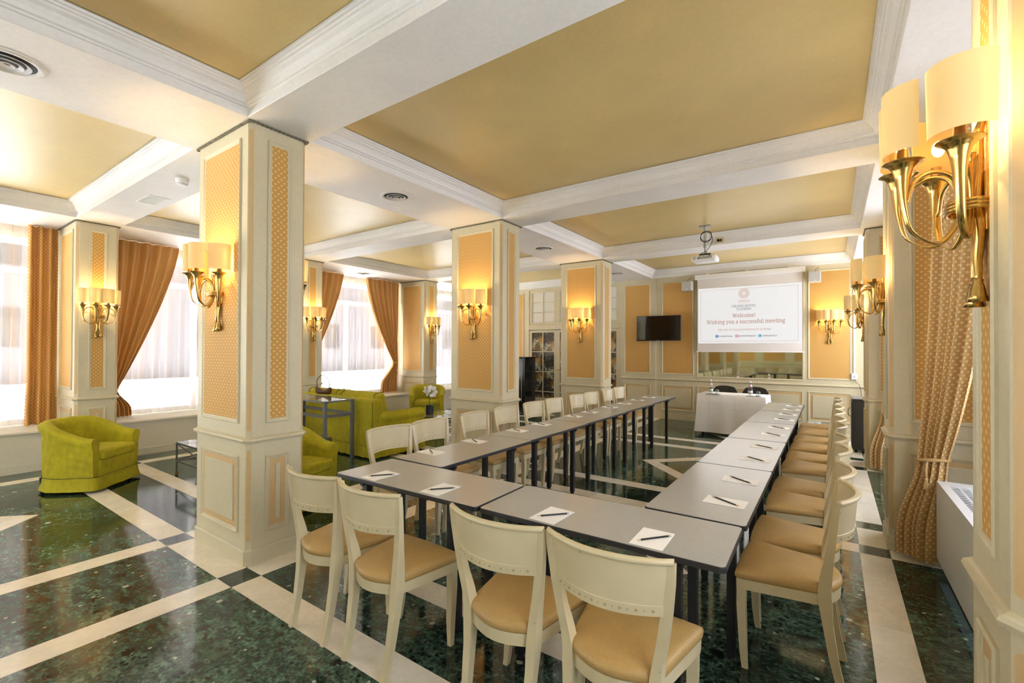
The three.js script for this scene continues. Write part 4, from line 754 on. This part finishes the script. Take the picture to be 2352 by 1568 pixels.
function speaker(label, x, w) { const g = thing('loudspeaker', label, 'loudspeaker', [x, 2.93, -10.3], 0, 'small wall loudspeakers'); part('cabinet', rb(w, 0.2, 0.17, 0.012, 0, 0, 0, 2), M.plasticGrey, g); part('grille_cloth', rb(w - 0.016, 0.184, 0.008, 0.003, 0, 0, 0.086), M.plasticGrey, g); part('badge', bx(0.04, 0.008, 0.003, 0.01, -0.075, 0.091), M.plasticWhite, g); part('bracket', bx(0.05, 0.08, 0.12, 0, 0, -0.135), M.plasticGrey, g); part('wire', tube([[0, 0.1, 0], [0.02, 0.15, -0.05], [0.06, 0.19, -0.15]], 0.004, 12, 6), M.darkWood, g); }
speaker('small grey loudspeaker left of the projection screen', -2.585, 0.21); speaker('small grey loudspeaker right of the projection screen', -0.285, 0.195);

// ---------------------------------------------------------------- speakers' table with white cloth, bottles, glasses, black chairs
{
  const g = thing('folding_table', 'speakers table hidden under the long white cloth', 'table', [-1.5, 0, -9.22], -0.03); const L = 1.1, W = 0.58;
  part('tabletop', bx(L, 0.025, W, 0, 0.73, 0), M.laminate, g); for (const [x, z] of [[1, 1], [1, -1], [-1, 1], [-1, -1]]) part('leg', bx(0.04, 0.715, 0.04, x * (L / 2 - 0.08), 0.358, z * (W / 2 - 0.06)), M.blackMetal, g);
  const ring = (o, y, w) => { const p = [], a = L / 2 + 0.008 + o, b = W / 2 + 0.008 + o, S = [[-a, b], [a, b], [a, -b], [-a, -b]]; for (let k = 0; k < 4; k++) for (let i = 0; i < 24; i++) { const t = i / 24, [x0, z0] = S[k], [x1, z1] = S[(k + 1) % 4], f = w * (0.010 * Math.sin(t * 19 + k) + 0.022 * Math.pow(Math.abs(t - 0.5) * 2, 6)); const n = [[0, 1], [1, 0], [0, -1], [-1, 0]][k]; p.push(V(lerp(x0, x1, t) + n[0] * f, y, lerp(z0, z1, t) + n[1] * f)); } return p; };
  const cl = thing('tablecloth', 'long white cloth covering the speakers table by the far wall', 'tablecloth', [-1.5, 0, -9.22], -0.03);
  part('cloth', crease(quads([ring(-0.3, 0.7475, 0), ring(-0.004, 0.7475, 0), ring(0, 0.743, 0), ring(0.006, 0.6, 0.3), ring(0.012, 0.4, 0.7), ring(0.03, 0.06, 1.2)].reverse(), true, true), 0.9), M.linen, cl);
  const crs = []; for (const x of [-0.33, -0.11, 0.11, 0.33]) crs.push(tube([[x, 0.72, W / 2 + 0.0125], [x, 0.4, W / 2 + 0.021], [x, 0.1, W / 2 + 0.036]], 0.0028, 8, 5)); crs.push(tube([[-0.5, 0.5, W / 2 + 0.0175], [0.5, 0.5, W / 2 + 0.0175]], 0.0028, 8, 5));
  part('fold_crease', crs, M.linen, cl);
}
const TOPC = 0.7478;
function bottle(label, x, z) {
  const g = thing('water_bottle', label, 'bottle', [x, TOPC, z], 0, 'water bottles on the speakers table'), L = p => new THREE.LatheGeometry(p.map(([a, b]) => new THREE.Vector2(a, b)), 24);
  part('glass_body', L([[0.001, 0.0], [0.036, 0.0], [0.038, 0.006], [0.038, 0.12], [0.034, 0.15], [0.018, 0.2], [0.0145, 0.225], [0.0145, 0.24]]), M.waterGlass, g); part('label', L([[0.0386, 0.03], [0.0386, 0.05], [0.0386, 0.1]]), M.labelWhite, g); for (const [a, b] of [[0.046, 0.054], [0.094, 0.106]]) part('label_band', L([[0.039, a], [0.039, b]]), M.plasticBlack, g); part('neck_label', L([[0.031, 0.165], [0.0185, 0.2]]), M.pinkCap, g); part('cap', L([[0.016, 0.235], [0.0165, 0.238], [0.0165, 0.256], [0.014, 0.259], [0.001, 0.259]]), M.plasticWhite, g);
}
function tumbler(label, x, z) {
  const g = thing('drinking_glass', label, 'glass', [x, TOPC, z], 0, 'upturned glasses on the speakers table'); part('bowl', new THREE.LatheGeometry([[0.036, 0.0], [0.037, 0.02], [0.033, 0.075], [0.028, 0.082], [0.001, 0.082]].map(([a, b]) => new THREE.Vector2(a, b)), 24), M.waterGlass, g); part('paper_band', new THREE.LatheGeometry([[0.0375, 0.004], [0.0375, 0.018]].map(([a, b]) => new THREE.Vector2(a, b)), 24), M.labelWhite, g);
}
const mat = (label, x, z, w) => single('coaster', rb(w, 0.003, 0.1, 0.001, 0, 0, 0, 1).translate(x, TOPC + 0.0012, z), M.plasticBlack, label, 'coaster', 'black coasters');
bottle('clear water bottle with white label, left one on the speakers table', -1.85, -9.05); bottle('clear water bottle with white label, right one on the speakers table', -1.2, -9.05);
tumbler('upturned glass beside the left water bottle', -1.745, -9.04); tumbler('upturned glass beside the right water bottle', -1.075, -9.05);
mat('black coaster in front of the left water bottle', -1.8, -8.97, 0.24); mat('black coaster in front of the right water bottle', -1.14, -8.97, 0.24);
function meetingChair(label, x, z) {                                       // back towards -z, only its top shows
  const g = thing('meeting_chair', label, 'chair', [x, 0, z], PI, 'black chairs behind the speakers table');
  const s = new THREE.Shape(); s.moveTo(-0.2, 0); s.lineTo(0.2, 0); s.bezierCurveTo(0.25, 0.1, 0.25, 0.2, 0.17, 0.3); s.quadraticCurveTo(0.1, 0.33, 0, 0.33); s.quadraticCurveTo(-0.1, 0.33, -0.17, 0.3); s.bezierCurveTo(-0.25, 0.2, -0.25, 0.1, -0.2, 0);
  part('backrest', new THREE.ExtrudeGeometry(s, { depth: 0.03, bevelEnabled: true, bevelSize: 0.008, bevelThickness: 0.008, bevelSegments: 2 }).rotateX(0.12).translate(0, 0.5, 0.2), M.plasticBlack, g);
  part('seat', rb(0.46, 0.06, 0.44, 0.025, 0, 0.45, 0, 3), M.plasticBlack, g);
  for (const a of [-1, 1]) { part('leg', tube([[a * 0.22, 0.43, 0.18], [a * 0.24, 0, 0.24]], 0.011, 3, 8), M.blackMetal, g); part('leg', tube([[a * 0.22, 0.43, -0.18], [a * 0.24, 0, -0.22]], 0.011, 3, 8), M.blackMetal, g); part('back_post', tube([[a * 0.16, 0.43, 0.2], [a * 0.16, 0.62, 0.2]], 0.01, 3, 8), M.blackMetal, g); }
}
meetingChair('black chair behind the left end of the speakers table', -1.8, -9.87); meetingChair('black chair behind the right end of the speakers table', -1.25, -9.86);

// ---------------------------------------------------------------- cabinets, sockets, trunking
{
  const g = thing('equipment_cabinet', 'dark grey equipment cabinet beside the farthest right pillar', 'cabinet', [0.47, 0, -9.0]);
  part('casing', rb(0.46, 0.76, 0.5, 0.008, 0, 0.42, 0), M.rackMetal, g); part('door', rb(0.012, 0.7, 0.46, 0.004, -0.235, 0.42, 0), M.rackMetal, g); part('top_plate', rb(0.48, 0.02, 0.52, 0.005, 0, 0.81, 0), M.greySteel, g); part('handle', tube([[-0.243, 0.5, -0.17], [-0.27, 0.52, -0.17], [-0.27, 0.62, -0.17], [-0.243, 0.64, -0.17]], 0.006, 16, 8), M.steel, g);
  for (const [x, z] of [[-0.19, -0.2], [0.19, -0.2], [-0.19, 0.2], [0.19, 0.2]]) part('caster', cyl(0.02, 0.02, 0.04, x, 0.02, z, 12), M.plasticBlack, g);
}
{
  const g = thing('black_cabinet', 'tall black lacquered cabinet left of the glazed doors', 'cabinet', [-6.62, 0, -9.75]);
  part('body', rb(0.72, 1.3, 0.5, 0.012, 0, 0.68, 0), M.blackLacquer, g); part('lid', rb(0.82, 0.03, 0.6, 0.008, 0, 1.345, 0), M.blackLacquer, g); part('plinth', rb(0.76, 0.06, 0.54, 0.006, 0, 0.03, 0), M.blackLacquer, g);
  for (const x of [-0.17, 0.17]) part('door', rb(0.3, 0.86, 0.012, 0.004, x, 0.85, 0.254), M.blackLacquer, g);
  part('moulding', [bx(0.7, 0.025, 0.02, 0, 0.36, 0.256), bx(0.7, 0.02, 0.016, 0, 1.3, 0.256)], M.blackLacquer, g); part('rod', cyl(0.008, 0.008, 0.6, 0.28, 0.55, 0.275, 10), M.steel, g);
}
{
  const g = thing('cable_trunking', 'white cable trunking with socket on the far wall by the right pillar', 'trunking', [0.315, 0, ZB]);
  part('duct', box(-0.012, 0.012, 1.14, 3.0, 0, 0.02), M.plasticWhite, g); part('socket_box', rb(0.09, 0.11, 0.045, 0.006, 0.0, 1.08, 0.0235), M.plasticWhite, g); part('button', rb(0.025, 0.04, 0.006, 0.002, 0, 1.08, 0.048), M.plasticGrey, g); part('wire', tube([[0.0, 1.03, 0.03], [0.03, 0.97, 0.04], [0.07, 0.93, 0.04], [0.1, 0.75, 0.03], [0.12, 0.45, 0.03]], 0.004, 24, 6), M.plasticBlack, g);
}
{ const g = thing('wall_socket', 'white socket plate low on the far wall behind the right chairs', 'socket', [-0.3, 0.155, ZB]); part('plate', rb(0.22, 0.09, 0.012, 0.004, 0, 0, 0.006), M.plasticWhite, g); part('switch', rb(0.05, 0.05, 0.006, 0.002, 0.02, 0, 0.013), M.plasticGrey, g); }
{ const g = thing('wall_outlet', 'small black outlet low on the far wall beside the white socket', 'socket', [0.0, 0.155, ZB]); part('plate', rb(0.11, 0.09, 0.014, 0.004, 0, 0, 0.007), M.plasticBlack, g); part('button', rb(0.03, 0.03, 0.006, 0.002, 0, 0, 0.016), M.plasticGrey, g); }
single('floor_cable', tube([[0.24, 0.15, -9.05], [0.12, 0.16, -9.1], [0.02, 0.03, -9.3], [-0.02, 0.006, -9.8], [0.0, 0.09, -10.4], [0.0, 0.14, -10.47]], 0.006, 40, 6), M.plasticBlack, 'thin black cable from the equipment cabinet to the wall outlet', 'cable');

renderer.render(scene, camera);
